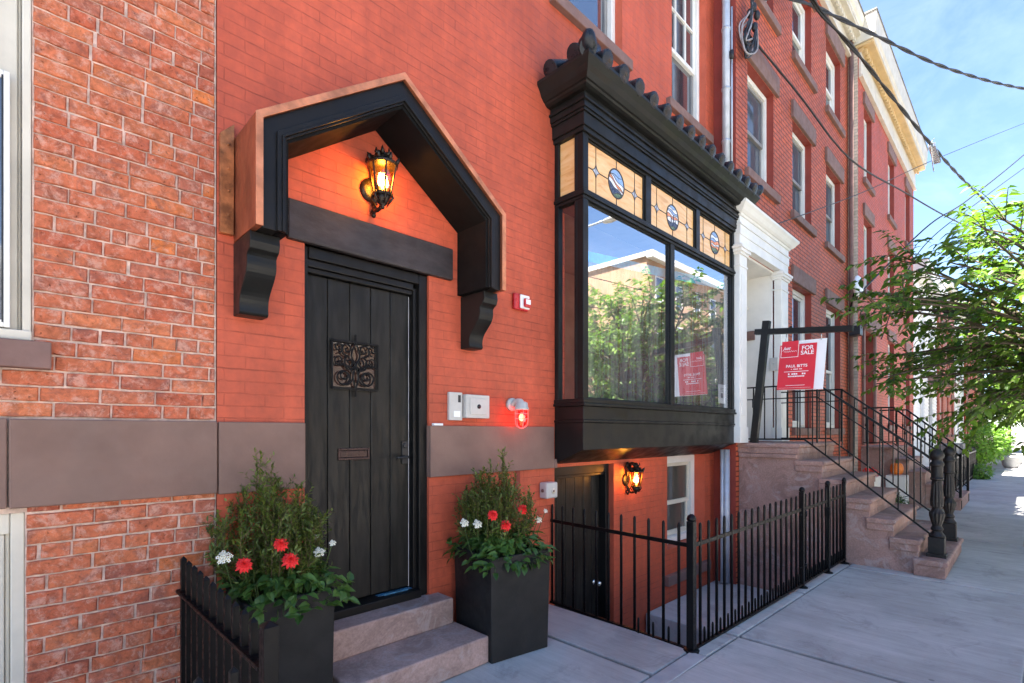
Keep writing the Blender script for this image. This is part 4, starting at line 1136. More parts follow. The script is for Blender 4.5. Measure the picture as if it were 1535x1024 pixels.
# railing in the left foreground
t = thing('spiked_railing', 'black iron spiked railing at the lower left beside the left planter', 'railing', (.63, -.63, 0), rz=0)
pk = picket_mesh(.02, .882, .0125, True).build('picket', 'iron', t, .002, loc=(0, 0, 0))
repeat_part(pk, [(0, -.045-.1035*i+.63, .03-.004*i) for i in range(11)], t)
k = MB(); k.box(-.028, .028, -1.205+.63, .625, .722, .737); k.build('rail', 'iron', t, .003, loc=(0, 0, 0)); k = MB(); k.box(-.022, .022, -1.205+.63, .625, .07, .085); k.build('bottom_rail', 'iron', t, .003, loc=(0, 0, 0))
pp = picket_mesh(0, .9, .025, True).build('post', 'iron', t, .003, loc=(0, -1.235+.63, 0))
t2 = thing('spiked_railing', 'low black iron railing running left from the corner post of the foreground railing', 'railing', (.1, -1.235, 0))
pk2 = picket_mesh(.02, .78, .0125, True).build('picket', 'iron', t2, .002, loc=(0, 0, 0))
repeat_part(pk2, [(.42-.1*i, .0, 0) for i in range(9)], t2)
k = MB(); k.box(-.5, .5, -.02, .02, .66, .675); k.build('rail', 'iron', t2, .003, loc=(0, 0, 0)); k = MB(); k.box(-.5, .5, -.02, .02, .07, .085); k.build('bottom_rail', 'iron', t2, .003, loc=(0, 0, 0))

# railing round the areaway
FS = .042
def fy(x): return -1.38-FS*(x-3.42)
def rz_(x): return .735+.016*(x-3.42)
t = thing('areaway_railing', 'black iron railing with round topped pickets around the sunken areaway', 'railing', (3.42, -1.38, 0))
def L(x, y, z): return (x-3.42, y+1.38, z)
pk = picket_mesh(-.005, .885, .0115).build('picket', 'iron', t, loc=(0, 0, 0))
spots = [L(3.5-.006*i, -.02-.1255*i, 0) for i in range(11)]
x = 3.545
while x < 6.95:
    if all(abs(x-q) > .05 for q in (5.58, 6.36)): spots.append(L(x, fy(x), .016*(x-3.42)))
    x += .1255
repeat_part(pk, spots, t)
dog = picket_mesh(-.005, .12, .009).build('short_picket', 'iron', t, loc=(0, 0, 0))
sp2 = []
x = 3.545+.063
while x < 6.93: sp2.append(L(x, fy(x), .016*(x-3.42))); x += .1255
sp2 += [L(3.43, -1.2+.1255*i, 0) for i in range(3)]
repeat_part(dog, sp2, t)
k = MB(); k.bar(L(3.5, 0, .735), L(3.425, -1.36, .735), .012, .03); k.build('rail', 'iron', t, .002, loc=(0, 0, 0)); k = MB(); k.bar(L(3.425, fy(3.42), .735), L(6.98, fy(6.98), rz_(6.98)), .012, .03); k.build('rail', 'iron', t, .002, loc=(0, 0, 0))
k = MB(); k.bar(L(3.5, 0, .0), L(3.425, -1.36, .0), .03, .02); k.build('bottom_rail', 'iron', t, .002, loc=(0, 0, 0)); k = MB(); k.bar(L(3.425, fy(3.42), .0), L(6.98, fy(6.98), .055), .03, .02); k.build('bottom_rail', 'iron', t, .002, loc=(0, 0, 0))
for x, w_, h in ((3.42, .026, .955), (5.58, .022, .99), (6.36, .022, 1.0), (6.95, .018, 1.0)):
    k = MB()
    k.box(-w_, w_, -w_, w_, -.03 if x < 6 else -.0, h-.05); 
    k.lathe([(w_*1.0, h-.05), (w_*1.25, h-.04), (w_*1.25, h-.03), (w_*1.0, h-.012), (w_*.4, h)], (0, 0, 0), 12)
    k.lathe([(.055, -.012), (.055, .004), (.03, .012)], (0, 0, 0), 12)
    k.build('post', 'iron', t, .003, loc=L(x, fy(x), 0.004))
for z in (.18, .7):
    k = MB(); k.tube([L(5.63, fy(5.63)-.02, z), L(5.63, fy(5.63)-.02, z+.05)], .014, 8); k.tube([L(5.53, fy(5.5), z+.02), L(5.66, fy(5.6)-.02, z+.02)], .008, 6); k.build('hinge', 'iron', t, loc=(0, 0, 0))
k = MB(); k.box(2.87, 2.93, -.16, -.11, .62, .72)
k.build('latch', 'iron', t, loc=(0, 0, 0))

# ------------------------------------------------------------------ stoop of the house with the white portico
SX0, SX1 = 6.98, 8.62
nos = [(-1.06, 1.39), (-1.32, 1.18), (-1.56, .972), (-1.80, .77), (-2.015, .562), (-2.235, .368), (-2.46, .178)]
t = thing('stone_stoop', 'brownstone stoop of seven steps up to the white portico', 'stoop', (7.8, -1.2, 0))
k = MB()
prof = [(-.29, -.4), (-.29, 1.26)]
prof = []
zb = 0
pts = [(-.3, -.9), (-.3, 1.385-.13)]
for i, (y, z) in enumerate(nos):
    pts.append((y+.03, z-.13 if i < 6 else z-.06))
    if i < 6: pts.append((y+.03, nos[i+1][1]-.128 if i+1 < 6 else nos[i+1][1]-.06))
pts += [(nos[6][0]+.03, 0.0), (nos[6][0]+.03, -.1), (-1.42, -.1), (-1.42, -.9)]
k.prism(pts, 'x', SX0+.02, SX1-.02)
k.build('base', 'stoop', t, .008)
for i, (y, z) in enumerate(nos):
    k = MB()
    yb = -.29 if i == 0 else nos[i-1][0]+.06
    ex = .0 if i < 6 else .06
    h = .055; r = h/2
    nose = [(yb, z), (y+r, z)]+[(y+r-r*math.sin(a*PI/6), z-r+r*math.cos(a*PI/6)) for a in range(1, 6)]+[(y+r, z-h), (yb, z-h)]
    k.prism(nose, 'x', SX0-.02-ex, SX1+.02+ex)
    rz0 = z-.132 if i < 6 else 0.002
    k.prism([(yb, rz0), (y+.022, rz0), (y+.022, z-h-.001), (yb, z-h-.001)], 'x', SX0-.006-ex, SX1+.006+ex)
    k.build('step', 'stoop', t, .006)
k = MB(); k.box(SX0-.01, SX0+.05, -1.02, -.305, 1.2, 1.255); k.build('moulding', 'stoop', t, .01)

def newel(name, x, y, z, parent):
    k = MB(); s = 1.0
    k.box(x-.085, x+.085, y-.085, y+.085, z, z+.035); k.box(x-.07, x+.07, y-.07, y+.07, z+.036, z+.21)
    k.lathe([(.066, .21), (.075, .225), (.06, .245), (.044, .275), (.058, .3), (.05, .315), (.04, .335), (.056, .38), (.07, .44), (.072, .47), (.05, .505), (.043, .53), (.05, .545)], (x, y, z), 24, flute=(.35, .5, .12))
    k.lathe([(.058, .545), (.062, .6), (.05, .78), (.046, .83)], (x, y, z), 24, flute=(.5, .8, .14))
    k.lathe([(.05, .83), (.06, .84), (.06, .855), (.052, .862), (.052, .98), (.062, .99), (.062, 1.015), (.05, 1.03), (.046, 1.06), (.06, 1.075), (.064, 1.1), (.058, 1.13), (.04, 1.155), (.018, 1.172), (.004, 1.18)], (x, y, z), 20)
    return k.build(name, 'iron_old', parent, .004)
def stair_rail(x, xn, label, back=-.3, step_y=None):
    t = thing('stair_railing', label, 'railing', (x, -1.2, 1.39), 'iron railings of the portico stoop')
    k = MB(); zt = 2.13
    k.bar((x, back, zt), (x, -1.22, zt), .035, .018); k.bar((x, -1.2, zt), (xn, -2.3, 1.24), .035, .022)
    k.build('handrail', 'iron', t, .003)
    k = MB()
    k.bar((x, back, 1.44), (x, -1.06, 1.44), .014, .02); k.bar((x, -1.06, 1.44), (xn, -2.3, .40), .014, .02)
    k.build('bottom_rail', 'iron', t); k = MB()
    k.bar((x, back, 1.97), (x, -1.2, 1.97), .012, .014); k.bar((x, -1.199, 1.97), (xn, -2.3, 1.08), .012, .014)
    k.build('rail', 'iron', t)
    y = back-.08
    ys = []
    while y > -2.24: ys.append(y); y -= .142
    for y in ys:
        zb = 1.44 if y > -1.06 else 1.44-(1.04/1.24)*(-1.06-y)
        zt_ = 2.13 if y > -1.2 else 2.13-.89/1.1*(-1.2-y)
        xx = x if y > -1.2 else x+(xn-x)*(-1.2-y)/1.1
        k = MB(); k.bar((xx, y, zb), (xx, y, zt_), .013); k.build('baluster', 'iron', t)
    k = MB(); k.bar((x, -1.2, 1.4), (x, -1.2, 2.13), .018); k.build('post', 'iron', t)
    newel('newel_post', xn+(.0), -2.34, .178, t)
    return t
stair_rail(7.14, 7.22, 'black iron stair railing with newel post on the near side of the stoop', -.36)
stair_rail(8.3, 8.42, 'black iron stair railing with newel post on the far side of the stoop', -.42)
k = MB(); k.box(7.115, 7.165, -.47, -.43, 1.86, 1.98); k.tube([(7.14, -.45, 1.98), (7.14, -.45, 2.1)], .004, 5)
tag(k.build('key_box', 'dark', bevel=.008), 'small black key box hanging on the stoop railing', 'key box')

# ------------------------------------------------------------------ for sale sign
t = thing('for_sale_sign', 'leaning black post with crossbar and hanging red FOR SALE board on the stoop', 'sign', (7.05, -.5, 1.39))
PXs = 7.08
a = Vector((PXs, -.47, 1.39)); c = Vector((PXs, -.63, 2.99)); ax = (c-a).normalized(); br = Vector((0, -ax.z, ax.y)).normalized()
k = MB(); k.bar(a, c, .085); k.build('post', 'black', t, .004)
o = c-ax*.14
k = MB(); k.bar(o-br*.13, o+br*.98, .083, .07); 
for q in (.3, .72): k.tube([o+br*q+ax*.035, o+br*q+ax*.06], .018, 8)
k.build('crossbar', 'black', t, .004)
bo = o+br*.22-ax*.14-Vector((0, 0, 0)); 
tilt = Vector((0, -.992, -.0)); upv = Vector((0, .075, -1)).normalized(); acr = Vector((0, -1, -.02)).normalized()
def SP(u, v, off): return bo+acr*u+upv*v+Vector((-off, 0, 0))
def panel(mb, u0, u1, v0, v1, o0, o1, mi=0):
    P = [(u0, v0), (u1, v0), (u1, v1), (u0, v1)]
    mb.add([SP(u, v, o0) for u, v in P]+[SP(u, v, o1) for u, v in P], [(0,1,2,3), (7,6,5,4), (0,4,5,1), (1,5,6,2), (2,6,7,3), (3,7,4,0)], mi)
k = MB(); panel(k, -.0, .5, .0, .62, -.02, -.012); bb = k.build('back_board', 'sign_white', t)
for q in (.03, .46): 
    pass
k = MB(); panel(k, -.02, .40, .045, .615, .0, .008); panel(k, -.0, .195, .0, .045, .0, .0075)
fb = k.build('board', 'sign_red', t)
k = MB()
for u in (.04, .44): k.tube([SP(u, -.1, .0), SP(u, .02, .0)], .004, 5)
k.build('hanger', 'steel', t)
k = MB()
def strip(u0, u1, v0, v1): panel(k, u0, u1, v0, v1, .0085, .0095)
strip(.195, .2, -.0, .2); strip(-.005, .2, .2, .205); strip(-.005, .0, .06, .2)
strip(.05, .33, .385, .391); strip(.08, .3, .56, .5645); strip(-.0, .37, .592, .594)
k.build('line', 'sign_white', fb)
def text_mesh(txt, size, place, mat, parent, name='lettering', shear=0, extrude=.0):
    cu = bpy.data.curves.new('txt', 'FONT'); cu.body = txt; cu.size = size; cu.align_x = 'CENTER'; cu.align_y = 'CENTER'; cu.shear = shear; cu.offset = size*.012
    ob = bpy.data.objects.new('txt', cu); COL.objects.link(ob)
    bpy.context.view_layer.update()
    me = bpy.data.meshes.new_from_object(ob.evaluated_get(bpy.context.evaluated_depsgraph_get()))
    bpy.data.objects.remove(ob); bpy.data.curves.remove(cu)
    k = MB(); k.add([place(v.co.x, v.co.y) for v in me.vertices], [tuple(p.vertices) for p in me.polygons])
    bpy.data.meshes.remove(me)
    return k.build(name, mat, parent)
def on_board(u, v): return lambda x, y: SP(u+x, v-y, .0095)
text_mesh('FOR', .07, on_board(.3, .1), 'sign_white', fb); text_mesh('SALE', .07, on_board(.3, .16), 'sign_white', fb)
text_mesh('Just', .055, on_board(.06, .09), 'sign_white', fb, shear=.4)
text_mesh('PAUL BITTS', .048, on_board(.19, .32), 'sign_white', fb)
# lines of small print too fine to read: rows of little strokes, and a handwritten line
k = MB(); rs = random.Random(8)
def small_print(u0, u1, v, h):
    u = u0
    while u < u1:
        w_ = rs.uniform(.5, .95)*h
        if rs.random() > .16: panel(k, u, u+w_, v-h*.5*rs.uniform(.7, 1), v+h*.5, .0085, .0095)
        u += w_+h*.3
small_print(.13, .25, .358, .012); small_print(.1, .29, .418, .02); small_print(.1, .28, .448, .017)
k.tube(smooth_path([SP(.03+.0125*i, .13+.011*(-1)**i*(.5+.5*rs.random()), .0095) for i in range(13)], 3), .002, 4)
k.build('print', 'sign_white', fb)

# ------------------------------------------------------------------ house with the white portico
NY = -.3
nh = thing('portico_house', 'orange red brick townhouse with white portico and cream cornice', 'house', (9.9, 4, 0))
cols = [(7.30, 8.33), (9.22, 10.25), (11.2, 12.25)]
holes = []
for a, b_ in cols: holes += [(a, b_, 5.17, 6.69, .13), (a, b_, 7.8, 9.15, .13)]
for a, b_ in cols[1:]: holes.append((a, b_, 1.6, 4.0, .13))
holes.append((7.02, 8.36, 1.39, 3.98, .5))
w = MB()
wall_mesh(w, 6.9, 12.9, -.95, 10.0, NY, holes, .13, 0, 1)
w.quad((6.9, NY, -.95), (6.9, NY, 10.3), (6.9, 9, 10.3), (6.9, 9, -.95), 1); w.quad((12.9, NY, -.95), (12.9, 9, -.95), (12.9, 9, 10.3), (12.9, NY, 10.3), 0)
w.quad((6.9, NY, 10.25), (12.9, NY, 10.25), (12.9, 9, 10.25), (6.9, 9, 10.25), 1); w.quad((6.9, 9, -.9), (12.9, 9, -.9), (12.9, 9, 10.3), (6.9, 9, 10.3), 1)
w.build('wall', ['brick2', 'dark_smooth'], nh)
for a, b_ in cols:
    window(nh, a, b_, 5.18, 6.68, NY, .13, .48, sill=(a-.1, b_+.15, 5.05, 5.17), lintel=(a-.08, b_+.15, 6.7, 6.99), frame='white', pane='screen')
    window(nh, a, b_, 7.81, 9.14, NY, .13, .48, frame='white', sash='white', sill=(a-.05, b_+.18, 7.67, 7.8), lintel=(a-.05, b_+.2, 9.16, 9.52))
for a, b_ in cols[1:]: window(nh, a, b_, 1.61, 3.99, NY, .13, .48, frame='white', sash='white', sill=(a-.05, b_+.15, 1.48, 1.6), lintel=(a-.08, b_+.15, 4.01, 4.28))
def cornice(parent, x0, x1, y, z0, z1, pr, mats=('cream', 'tan_trim'), nd=40, ends=True):
    k = MB()
    k.box(x0, x1, y-.05, y-.002, z0, z0+.42*(z1-z0), 0)                      # frieze
    k.box(x0-.0, x1+.0, y-.08, y-.001, z0-.05, z0-.001, 0)
    zs = z0+.42*(z1-z0)
    k.box(x0-.02, x1+.02, y-.1, y-.001, zs, zs+.06, 1)
    n = nd; wd = (x1-x0)/n
    for i in range(n): k.box(x0+i*wd+wd*.2, x0+i*wd+wd*.8, y-.15, y-.1005, zs-.05, zs+.06, 1)
    k.box(x0-.08, x1+.08, y-pr+.06, y+.3, zs+.061, zs+.12, 1)                # soffit
    prof = [(y-pr+.05, zs+.121), (y-pr+.05, zs+.2), (y-pr+.02, zs+.24), (y-pr, z1-.03), (y-pr, z1), (y+.6, z1), (y+.6, zs+.121)]
    k.prism(prof, 'x', x0-.12, x1+.12, 0)
    o = k.build('cornice', list(mats), parent, .006)
    k = MB(); k.prism([(y-pr-.015, z1+.001), (y-pr-.015, z1+.03), (y+.6, z1+.06), (y+.6, z1+.001)], 'x', x0-.14, x1+.14); k.build('gutter', 'grey_stone', o)
    return o
cornice(nh, 6.95, 12.9, NY, 9.6, 10.3, .3, ('cream', 'cream'))
# portico
px0, px1 = 6.78, 8.68
k = MB()
PYF = -.4
def pil(a, b_, parent):
    k = MB()
    k.box(a, b_, PYF, -.28, 1.40, 3.74); k.box(a-.015, b_+.015, PYF-.015, -.27, 1.392, 1.6); k.box(a+.05, b_-.05, PYF-.008, PYF-.0005, 1.75, 3.6)
    for pr, z0, z1 in ((.012, 3.70, 3.725), (.0, 3.74, 3.86), (.02, 3.86, 3.89), (.04, 3.89, 3.93), (.055, 3.93, 3.965), (.03, 3.965, 3.99)): k.box(a-pr, b_+pr, PYF-pr, -.27+min(pr, .005), z0, z1)
    k.box(a+.002 if a < 7.5 else a-.004, b_+.004 if a < 7.5 else b_-.002, -.279, .18, 1.393, 3.985)
    return k.build('pilaster', 'white', parent, .004)
k = MB()
k.box(px0, px1, PYF, -.301, 3.991, 4.12); k.box(px0-.008, px1+.008, PYF-.012, -.301, 4.12, 4.24); k.box(px0-.02, px1+.02, PYF-.026, -.301, 4.24, 4.262)
k.box(px0-.004, px1+.004, PYF-.005, -.301, 4.262, 4.36)
rings = [(.02, 4.36), (.03, 4.385), (.045, 4.39), (.07, 4.41), (.10, 4.45), (.125, 4.475), (.128, 4.505)]
R = [[(px0-p, -.301, z), (px0-p, PYF-p, z), (px1+p, PYF-p, z), (px1+p, -.301, z)] for p, z in rings]
for i in range(len(R)-1):
    for j in range(3): k.quad(R[i][j], R[i][j+1], R[i+1][j+1], R[i+1][j])
k.quad(*R[0][::-1]); k.quad(R[-1][0], R[-1][1], (px1+.128, PYF-.128, 4.506), (px1+.128, -.301, 4.56)); k.quad((px0-.128, -.301, 4.56), (px0-.128, PYF-.128, 4.506), (px1+.128, PYF-.128, 4.506), (px1+.128, -.301, 4.56))
k.box(7.02, 8.36, -.3, .18, 3.95, 3.985)
po = k.build('portico', 'white', nh, .003)
pil(px0, 7.02, po); pil(8.36, px1, po)
k = MB(); k.box(7.05, 7.25, .18, .2, 1.39, 3.95); k.box(8.14, 8.36, .18, .2, 1.39, 3.95); k.box(7.25, 8.14, .18, .2, 3.4, 3.95)
k.box(7.2, 7.3, .12, .181, 1.39, 3.3); k.box(8.09, 8.2, .12, .181, 1.39, 3.3); k.box(7.15, 8.25, .08, .181, 3.3, 3.45); k.box(7.12, 8.28, .05, .181, 3.45, 3.5)
k.build('door_surround', 'cream', po, .005)
k = MB(); k.box(7.3, 8.09, .14, .18, 1.4, 3.3)
for a in (7.4, 7.75):
    for z0, z1 in ((1.55, 2.1), (2.2, 2.7), (2.8, 3.2)): k.box(a, a+.25, .13, .141, z0, z1)
k.build('front_door', 'grey_stone', po, .006)
for y, z, w_, h in ((-.3, 2.57, .1, .2),):
    k = MB(); k.box(8.33, 8.359, y-.06, y+.06, z-h/2, z+h/2); k.tube([(8.329, y, z+.02), (8.322, y, z+.02)], .012, 8)
    tag(k.build('door_station', 'silver', bevel=.004), 'grey metal door station on the inner side of the white portico pilaster', 'intercom')
k = MB(); k.box(8.3, 8.359, -.02, .1, 2.98, 3.12); k.box(8.29, 8.3, -.0, .08, 3.0, 3.1); tag(k.build('mail_box', 'lintel_stone', bevel=.004), 'small dark mail box deep inside the white portico', 'mail box')
# black hose bib pipe at the far corner of this house, satellite dish
k = MB(); k.tube([(12.84, NY-.07, 10.0), (12.84, NY-.07, .05)], .045, 10); nd = k.build('downspout', 'lintel_stone', nh)
t = thing('satellite_dish', 'white oval satellite dish on the corner of the portico house', 'satellite dish', (12.55, -.55, 4.55))
k = MB(); k.sphere((0, 0, 0), .27, 20, sc=(1, .3, .82)); k.build('dish', 'sign_white', t, loc=(0, 0, 0))
k = MB(); k.tube(smooth_path([(0, .05, -.05), (.1, .12, -.25), (.2, .2, -.5)], 4), .02, 8); k.tube([(.0, .0, -.1), (0, -.3, -.28)], .012, 6); k.build('mast', 'iron', t, loc=(0, 0, 0))
t = thing('meter_box', 'small black cable box on the house corner below the satellite dish', 'box', (12.72, -.5, 3.66))
k = MB(); k.box(-.13, .13, -.08, .12, -.1, .1); k.build('case', 'dark', t, .012, loc=(0, 0, 0))

# ------------------------------------------------------------------ third brick house
Y3 = -.47
bh = thing('corniced_house', 'red brick townhouse with a broad ochre cornice and side edge coloured as if sunlit', 'house', (16.6, 4, 0))
c3 = [(13.5, 14.3), (16.25, 17.1), (18.85, 19.65)]
holes = []
for a, b_ in c3: holes += [(a, b_, 7.15, 8.75, .13), (a, b_, 4.7, 6.3, .13)]
holes += [(16.25, 17.1, 1.7, 3.9, .13), (18.85, 19.65, 1.7, 3.9, .13), (13.4, 14.5, 1.25, 3.8, .3)]
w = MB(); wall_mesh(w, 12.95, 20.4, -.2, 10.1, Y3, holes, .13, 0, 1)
w.quad((12.95, Y3, -.2), (12.95, Y3, 10.1), (12.95, 9, 10.1), (12.95, 9, -.2), 2); w.quad((20.4, Y3, -.2), (20.4, 9, -.2), (20.4, 9, 10.1), (20.4, Y3, 10.1), 0); w.quad((12.95, Y3, 10.1), (20.4, Y3, 10.1), (20.4, 9, 10.1), (12.95, 9, 10.1), 1)  # left return: sunlight put into the pale brick colour
w.build('wall', ['brick3', 'dark_smooth', 'cream_sunlit_brick'], bh)
for a, b_ in c3:
    for z0, z1 in ((7.15, 8.75), (4.7, 6.3)): window(bh, a, b_, z0, z1, Y3, .13, .5, frame='white', pane='pane_far', sill=(a-.1, b_+.1, z0-.13, z0), lintel=(a-.1, b_+.12, z1+.01, z1+.28))
for a, b_ in c3[1:]: window(bh, a, b_, 1.7, 3.9, Y3, .13, .5, pane='pane_far', sill=(a-.1, b_+.1, 1.57, 1.7), lintel=(a-.1, b_+.12, 3.91, 4.18))
cornice(bh, 13.0, 20.4, Y3, 9.2, 10.35, .34, ('cream', 'tan_trim'), 46)
k = MB(); k.box(13.3, 13.42, Y3-.05, Y3, 1.25, 3.8); k.box(14.48, 14.6, Y3-.05, Y3, 1.25, 3.8); k.box(13.15, 14.75, Y3-.12, Y3, 3.8, 4.1)
ds = k.build('door_surround', 'lintel_stone', bh, .01)
k = MB(); k.box(13.4, 14.5, Y3+.2, Y3+.25, 1.25, 3.8); k.build('front_door', 'white', bh)
t = thing('stone_stoop', 'second brownstone stoop farther along the sidewalk with shorter steps', 'stoop', (14.3, -1.3, 0))
k = MB()
for i in range(5): k.box(13.2, 15.1, -.76-.27*(i+1)+.0, Y3-.001-.0*i if i == 0 else -.76-.27*i, -.1, 1.22-.245*i-.05)
k.build('base', 'stoop', t, .01)
for i in range(5):
    z = 1.22-.245*i
    k = MB(); k.box(13.17, 15.13, -.76-.27*(i+1)-.02, (Y3-.01 if i == 0 else -.76-.27*i+.02), z-.049, z); k.build('step', 'stoop', t, .015)
for q, (x, lab) in enumerate(((13.3, 'black iron railing with twisted balusters on the near side of the second stoop'), (15.0, 'black iron railing on the far side of the second stoop'))):
    t = thing('stair_railing', lab, 'railing', (x, -1.3, 1.2), 'iron railings of the second stoop')
    k = MB(); k.bar((x, -.5, 2.05), (x, -1.03, 2.05), .04, .03); k.bar((x, -1.03, 2.05), (x, -2.1, 1.05), .045, .035); k.bar((x, -.5, 1.3), (x, -1.03, 1.3), .02); k.bar((x, -1.03, 1.3), (x, -2.1, .32), .02)
    k.build('handrail', 'iron', t)
    for i in range(12):
        y = -.55-.135*i; zt_ = 2.05 if y > -1.03 else 2.05+.935*(y+1.03); zb = zt_-.73
        k = MB(); k.bar((x, y, zb), (x, y, zt_), .02); k.sphere((x, y, (zb+zt_)/2), .022, 6, sc=(1, 1, 2)); k.build('baluster', 'iron', t)
    k = MB(); k.bar((x, -2.1, .02), (x, -2.1, 1.1), .045); k.build('post', 'iron', t)

# ------------------------------------------------------------------ houses farther along
wh = thing('white_house', 'low house with white clapboard siding beyond the brick house', 'house', (23.5, 4, 0))
w = MB(); wall_mesh(w, 20.42, 26.5, -.2, 6.6, -.42, [(22.1, 23.1, 4.0, 5.6), (24.2, 25.2, 4.0, 5.6), (22.1, 23.1, 1.3, 3.1), (24.3, 25.3, .6, 3.0)], .1, 0, 0)
w.quad((20.42, -.42, -.2), (20.42, -.42, 6.6), (20.42, 9, 6.6), (20.42, 9, -.2)); w.quad((26.5, -.42, -.2), (26.5, 9, -.2), (26.5, 9, 6.6), (26.5, -.42, 6.6)); w.quad((20.42, -.42, 6.6), (26.5, -.42, 6.6), (26.5, 9, 6.6), (20.42, 9, 6.6))
for i in range(44): w.prism([(-.421, .3+i*.142), (-.444, .3+i*.142), (-.421, .3+i*.142+.139)], 'x', 20.43, 26.49) if False else None
wo = w.build('wall', 'siding', wh)
k = MB()
for i in range(48):
    z = .1+i*.132
    segs = [(20.425, 26.495)]
    for a, b_, c_, d_ in ((22.0, 23.2, 3.9, 5.7), (24.1, 25.3, 3.9, 5.7), (22.0, 23.2, 1.2, 3.2), (24.2, 25.4, .5, 3.1)):
        if c_ < z+.06 < d_:
            ns = []
            for p, q in segs:
                if q <= a or p >= b_: ns.append((p, q)); continue
                if p < a: ns.append((p, a))
                if q > b_: ns.append((b_, q))
            segs = ns
    for p, q in segs: k.prism([(-.422, z), (-.447, z), (-.424, z+.13)], 'x', p, q)
k.build('clapboards', 'siding', wh)
for a, c_ in ((22.1, 4.0), (24.2, 4.0), (22.1, 1.3)): window(wh, a, a+1, c_, c_+(1.6 if c_ > 2 else 1.8), -.42, .1, pane='pane_far', frame='white', sash='white', sill=(a-.1, a+1.1, c_-.1, c_), trim='white')
k = MB(); k.box(24.3, 25.3, -.34, -.3, .6, 3.0); k.build('front_door', 'teal_roof', wh)
cornice(wh, 20.42, 26.5, -.42, 6.2, 6.9, .42, ('siding', 'white'), 30)
k = MB(); k.prism([(-1.2, 3.25), (-1.2, 3.3), (-.43, 3.75), (-.43, 3.25)], 'x', 23.9, 25.7); k.build('door_hood', 'lintel_stone', wh)
def far_house(name, label, x0, x1, y, h, mat, corn, nwin, storey, z0=1.4, hood=None):
    t = thing(name, label, 'house', ((x0+x1)/2, 4, 0))
    hs = []; wl_ = (x1-x0)/nwin
    zz = z0
    wins = []
    while zz+1.7 < h-.5:
        for i in range(nwin): wins.append((x0+wl_*(i+.5)-.45, x0+wl_*(i+.5)+.45, zz, zz+1.65))
        zz += storey
    w = MB(); wall_mesh(w, x0, x1, -.2, h, y, wins, .1, 0, 0)
    w.quad((x0, y, -.2), (x0, y, h), (x0, y+9, h), (x0, y+9, -.2)); w.quad((x1, y, -.2), (x1, y+9, -.2), (x1, y+9, h), (x1, y, h)); w.quad((x0, y, h), (x1, y, h), (x1, y+9, h), (x0, y+9, h))
    w.build('wall', mat, t)
    for a, b_, c_, d_ in wins: window(t, a, b_, c_, d_, y, .1, pane='pane_far', sill=(a-.08, b_+.08, c_-.1, c_-.001), lintel=(a-.08, b_+.08, d_+.001, d_+.2))
    cornice(t, x0, x1, y, h-.5, h+.15, .4, corn, 24)
    return t
far_house('brick_rowhouse', 'orange brick row house beyond the white clapboard house', 26.55, 32.5, -.5, 7.4, 'brick_bg', ('cream', 'cream'), 3, 2.9)
far_house('pale_rowhouse', 'pale stucco row house between two brick row houses far down the street', 32.55, 39, -.4, 8.0, 'siding', ('white', 'white'), 3, 2.9)
far_house('brick_rowhouse', 'far red brick row house with tan cornice near the end of the block', 39.05, 47, -.5, 9.0, 'brick3', ('tan_trim', 'cream'), 4, 2.9)
far_house('pale_rowhouse', 'last pale row house at the far end of the block', 47.05, 56, -.5, 8.5, 'tan_wall', ('cream', 'cream'), 4, 2.9)
# houses across the street (seen mirrored in the bay window)
def opp_house(name, label, x0, x1, y, h, dpt, mat, nwin, tmat='tar'):
    t = thing(name, label, 'house', ((x0+x1)/2, y-2, 0)); wl_ = (x1-x0)/nwin; wins = []
    zz = 1.3
    w = MB()
    w.quad((x0, y, -.2), (x1, y, -.2), (x1, y, h), (x0, y, h)); w.quad((x0, y, -.2), (x0, y, h), (x0, y-dpt, h), (x0, y-dpt, -.2)); w.quad((x1, y, -.2), (x1, y, h), (x1, y-dpt, h), (x1, y-dpt, -.2)); w.quad((x0, y, h), (x1, y, h), (x1, y-dpt, h), (x0, y-dpt, h)); w.quad((x0, y-dpt, -.2), (x1, y-dpt, -.2), (x1, y-dpt, h), (x0, y-dpt, h))
    w.build('wall', mat, t)
    while zz+1.7 < h-.5:
        for i in range(nwin):
            a = x0+wl_*(i+.5)-.5
            f = MB()
            for p in ((a, a+.08, zz, zz+1.7), (a+.92, a+1, zz, zz+1.7), (a+.08, a+.92, zz, zz+.08), (a+.08, a+.92, zz+1.62, zz+1.7), (a+.08, a+.92, zz+.82, zz+.88)): f.box(p[0], p[1], y+.002, y+.05, p[2], p[3])
            o = f.build('window', 'white', t); p = MB(); p.box(a+.08, a+.92, y+.002, y+.02, zz+.08, zz+1.62); p.build('pane', 'pane_far', o)
        zz += 3
    k = MB(); k.box(x0-.2, x1+.2, y-.0, y+.45, h-.35, h+.12); k.box(x0-.15, x0+.0-.001, y-dpt, y, h-.2, h+.12); k.build('cornice', 'white', t, .02)
    return t
opp_house('tan_building', 'tall tan stucco building across the street mirrored in the bay window', 30, 44, -15.2, 13.3, 26, 'tan_wall', 5)
opp_house('corner_house', 'low cream house across the street opposite the stoop', 3, 12, -15.2, 5.2, 9, 'cream_sunlit_brick', 4)
opp_house('facing_house', 'pale low house across the street opposite the black door', -8, 2.8, -15.2, 6.0, 9, 'siding', 4)

